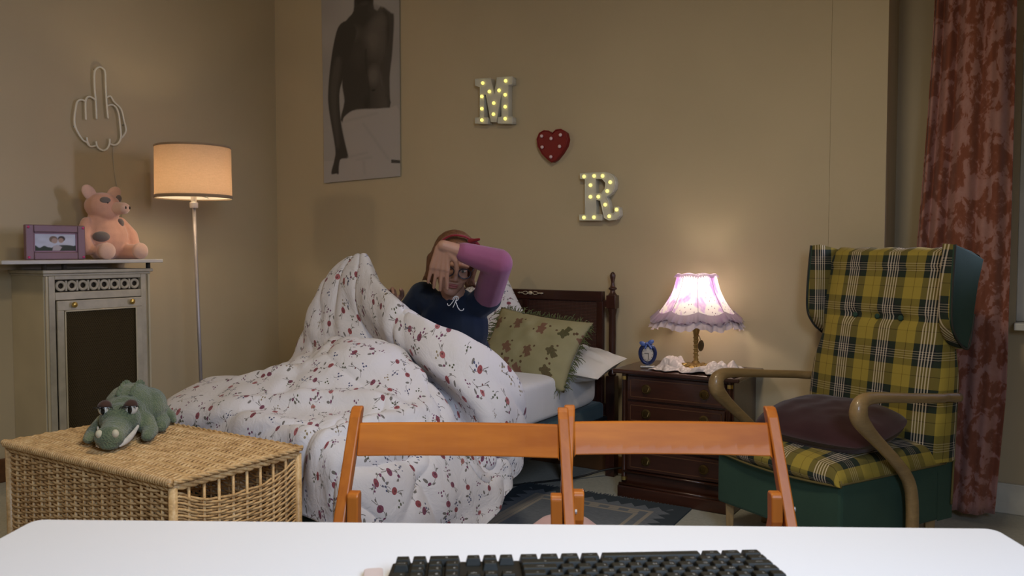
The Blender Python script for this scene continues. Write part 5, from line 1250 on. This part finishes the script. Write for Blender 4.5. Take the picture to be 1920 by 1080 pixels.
# rows listed from the far (space bar) side; each: list of (width units, legend) as the typist sees it, left to right
R0 = [(1.25, 'Ctrl'), (1.25, 'Win'), (1.25, 'Alt'), (6.25, ''), (1.25, 'Alt'), (1.25, 'Win'), (1.25, '='), (1.25, 'Ctrl'), 'g', (1, '<'), (1, 'v'), (1, '>'), 'g', (2, '0'), (1, '.'), (1, '')]
R1 = [(1.25, '^'), (1, '<')]+[(1, c) for c in 'ZXCVBNM,.-']+[(2.75, '^'), 'g', 's', (1, '^'), 's', 'g', (1, '1'), (1, '2'), (1, '3'), (1, 'Enter')]
R2 = [(1.75, 'Lock')]+[(1, c) for c in 'ASDFGHJKL;']+[(1, "'"), (2.25, 'Enter'), 'g', 's', 's', 's', 'g', (1, '4'), (1, '5'), (1, '6'), 's']
R3 = [(1.5, 'Tab')]+[(1, c) for c in 'QWERTYUIOP[]']+[(1.5, '*'), 'g', (1, 'Del'), (1, 'End'), (1, 'PgD'), 'g', (1, '7'), (1, '8'), (1, '9'), (1, '+')]
R4 = [(1, '`')]+[(1, c) for c in '1234567890-=']+[(2, '<-'), 'g', (1, 'Ins'), (1, 'Hm'), (1, 'PgU'), 'g', (1, 'Num'), (1, '/'), (1, '*'), (1, '-')]
R5 = [(1, 'Esc'), 's']+[(1, 'F%d' % k) for k in (1, 2, 3, 4)]+['h']+[(1, 'F%d' % k) for k in (5, 6, 7, 8)]+['h']+[(1, 'F%d' % k) for k in (9, 10, 11, 12)]+['g', (1, 'Prt'), (1, 'Scr'), (1, 'Pse')]
sc_ = kw/(22.9*U_)
kcache = {}
def key_mesh(wu):
    if wu in kcache: return kcache[wu]
    w_ = (wu*U_*sc_-.0012); d_ = U_-.0012; hh = .0085; ins = .0022
    b = MB(); b.add([(-w_/2, -d_/2, 0), (w_/2, -d_/2, 0), (w_/2, d_/2, 0), (-w_/2, d_/2, 0), (-w_/2+ins, -d_/2+ins, hh), (w_/2-ins, -d_/2+ins, hh), (w_/2-ins, d_/2-ins, hh), (-w_/2+ins, d_/2-ins, hh)], [(3, 2, 1, 0), (4, 5, 6, 7), (0, 1, 5, 4), (1, 2, 6, 5), (2, 3, 7, 6), (3, 0, 4, 7)])
    me = bpy.data.meshes.new('key'); me.from_pydata(b.v, [], b.f); me.materials.append(M_key); kcache[wu] = me; return me
tcache = {}
slope = math.atan((zr-zf)/kd)
for ri, row in enumerate((R0, R1, R2, R3, R4, R5)):
    y = -.014-U_*ri-(.006 if ri == 5 else 0); xx = .0035/sc_
    for it in row:
        if it in ('g', 's', 'h'): xx += {'g': .25, 's': 1, 'h': .5}[it]*U_; continue
        wu, lg = it; cx = h-(xx+wu*U_/2)*sc_; xx += wu*U_
        o = link('key', key_mesh(wu), kb); o.location = (cx, y, kz(y)-.0005); o.rotation_euler = (-slope, 0, 0)
        bv = o.modifiers.new('bevel', 'BEVEL'); bv.width = .0009; bv.segments = 2
        if lg:
            if lg not in tcache: me = text_mesh(lg, .0062 if len(lg) == 1 else .0040); me.materials.append(M_leg2); tcache[lg] = me
            q = link('key_legend', tcache[lg], o); q.location = (wu*U_*.5*.0-(-.25+.5)*0+(.0028 if len(lg) == 1 else 0), -.0015, .00875); q.rotation_euler = (0, 0, PI)
nm = part('notepad', MB().prism(rrect(-.011, .011, -.03, .03, .005), 0, .008, 'xy'), simple('beige_paper', (.62, .5, .46), .7), None, bevel=.001)
nm.location = (-.626, .698, .7405); nm.rotation_euler = (0, 0, kA+.1); tag(nm, 'small beige notepad peeking out at the left end of the keyboard', 'notepad')
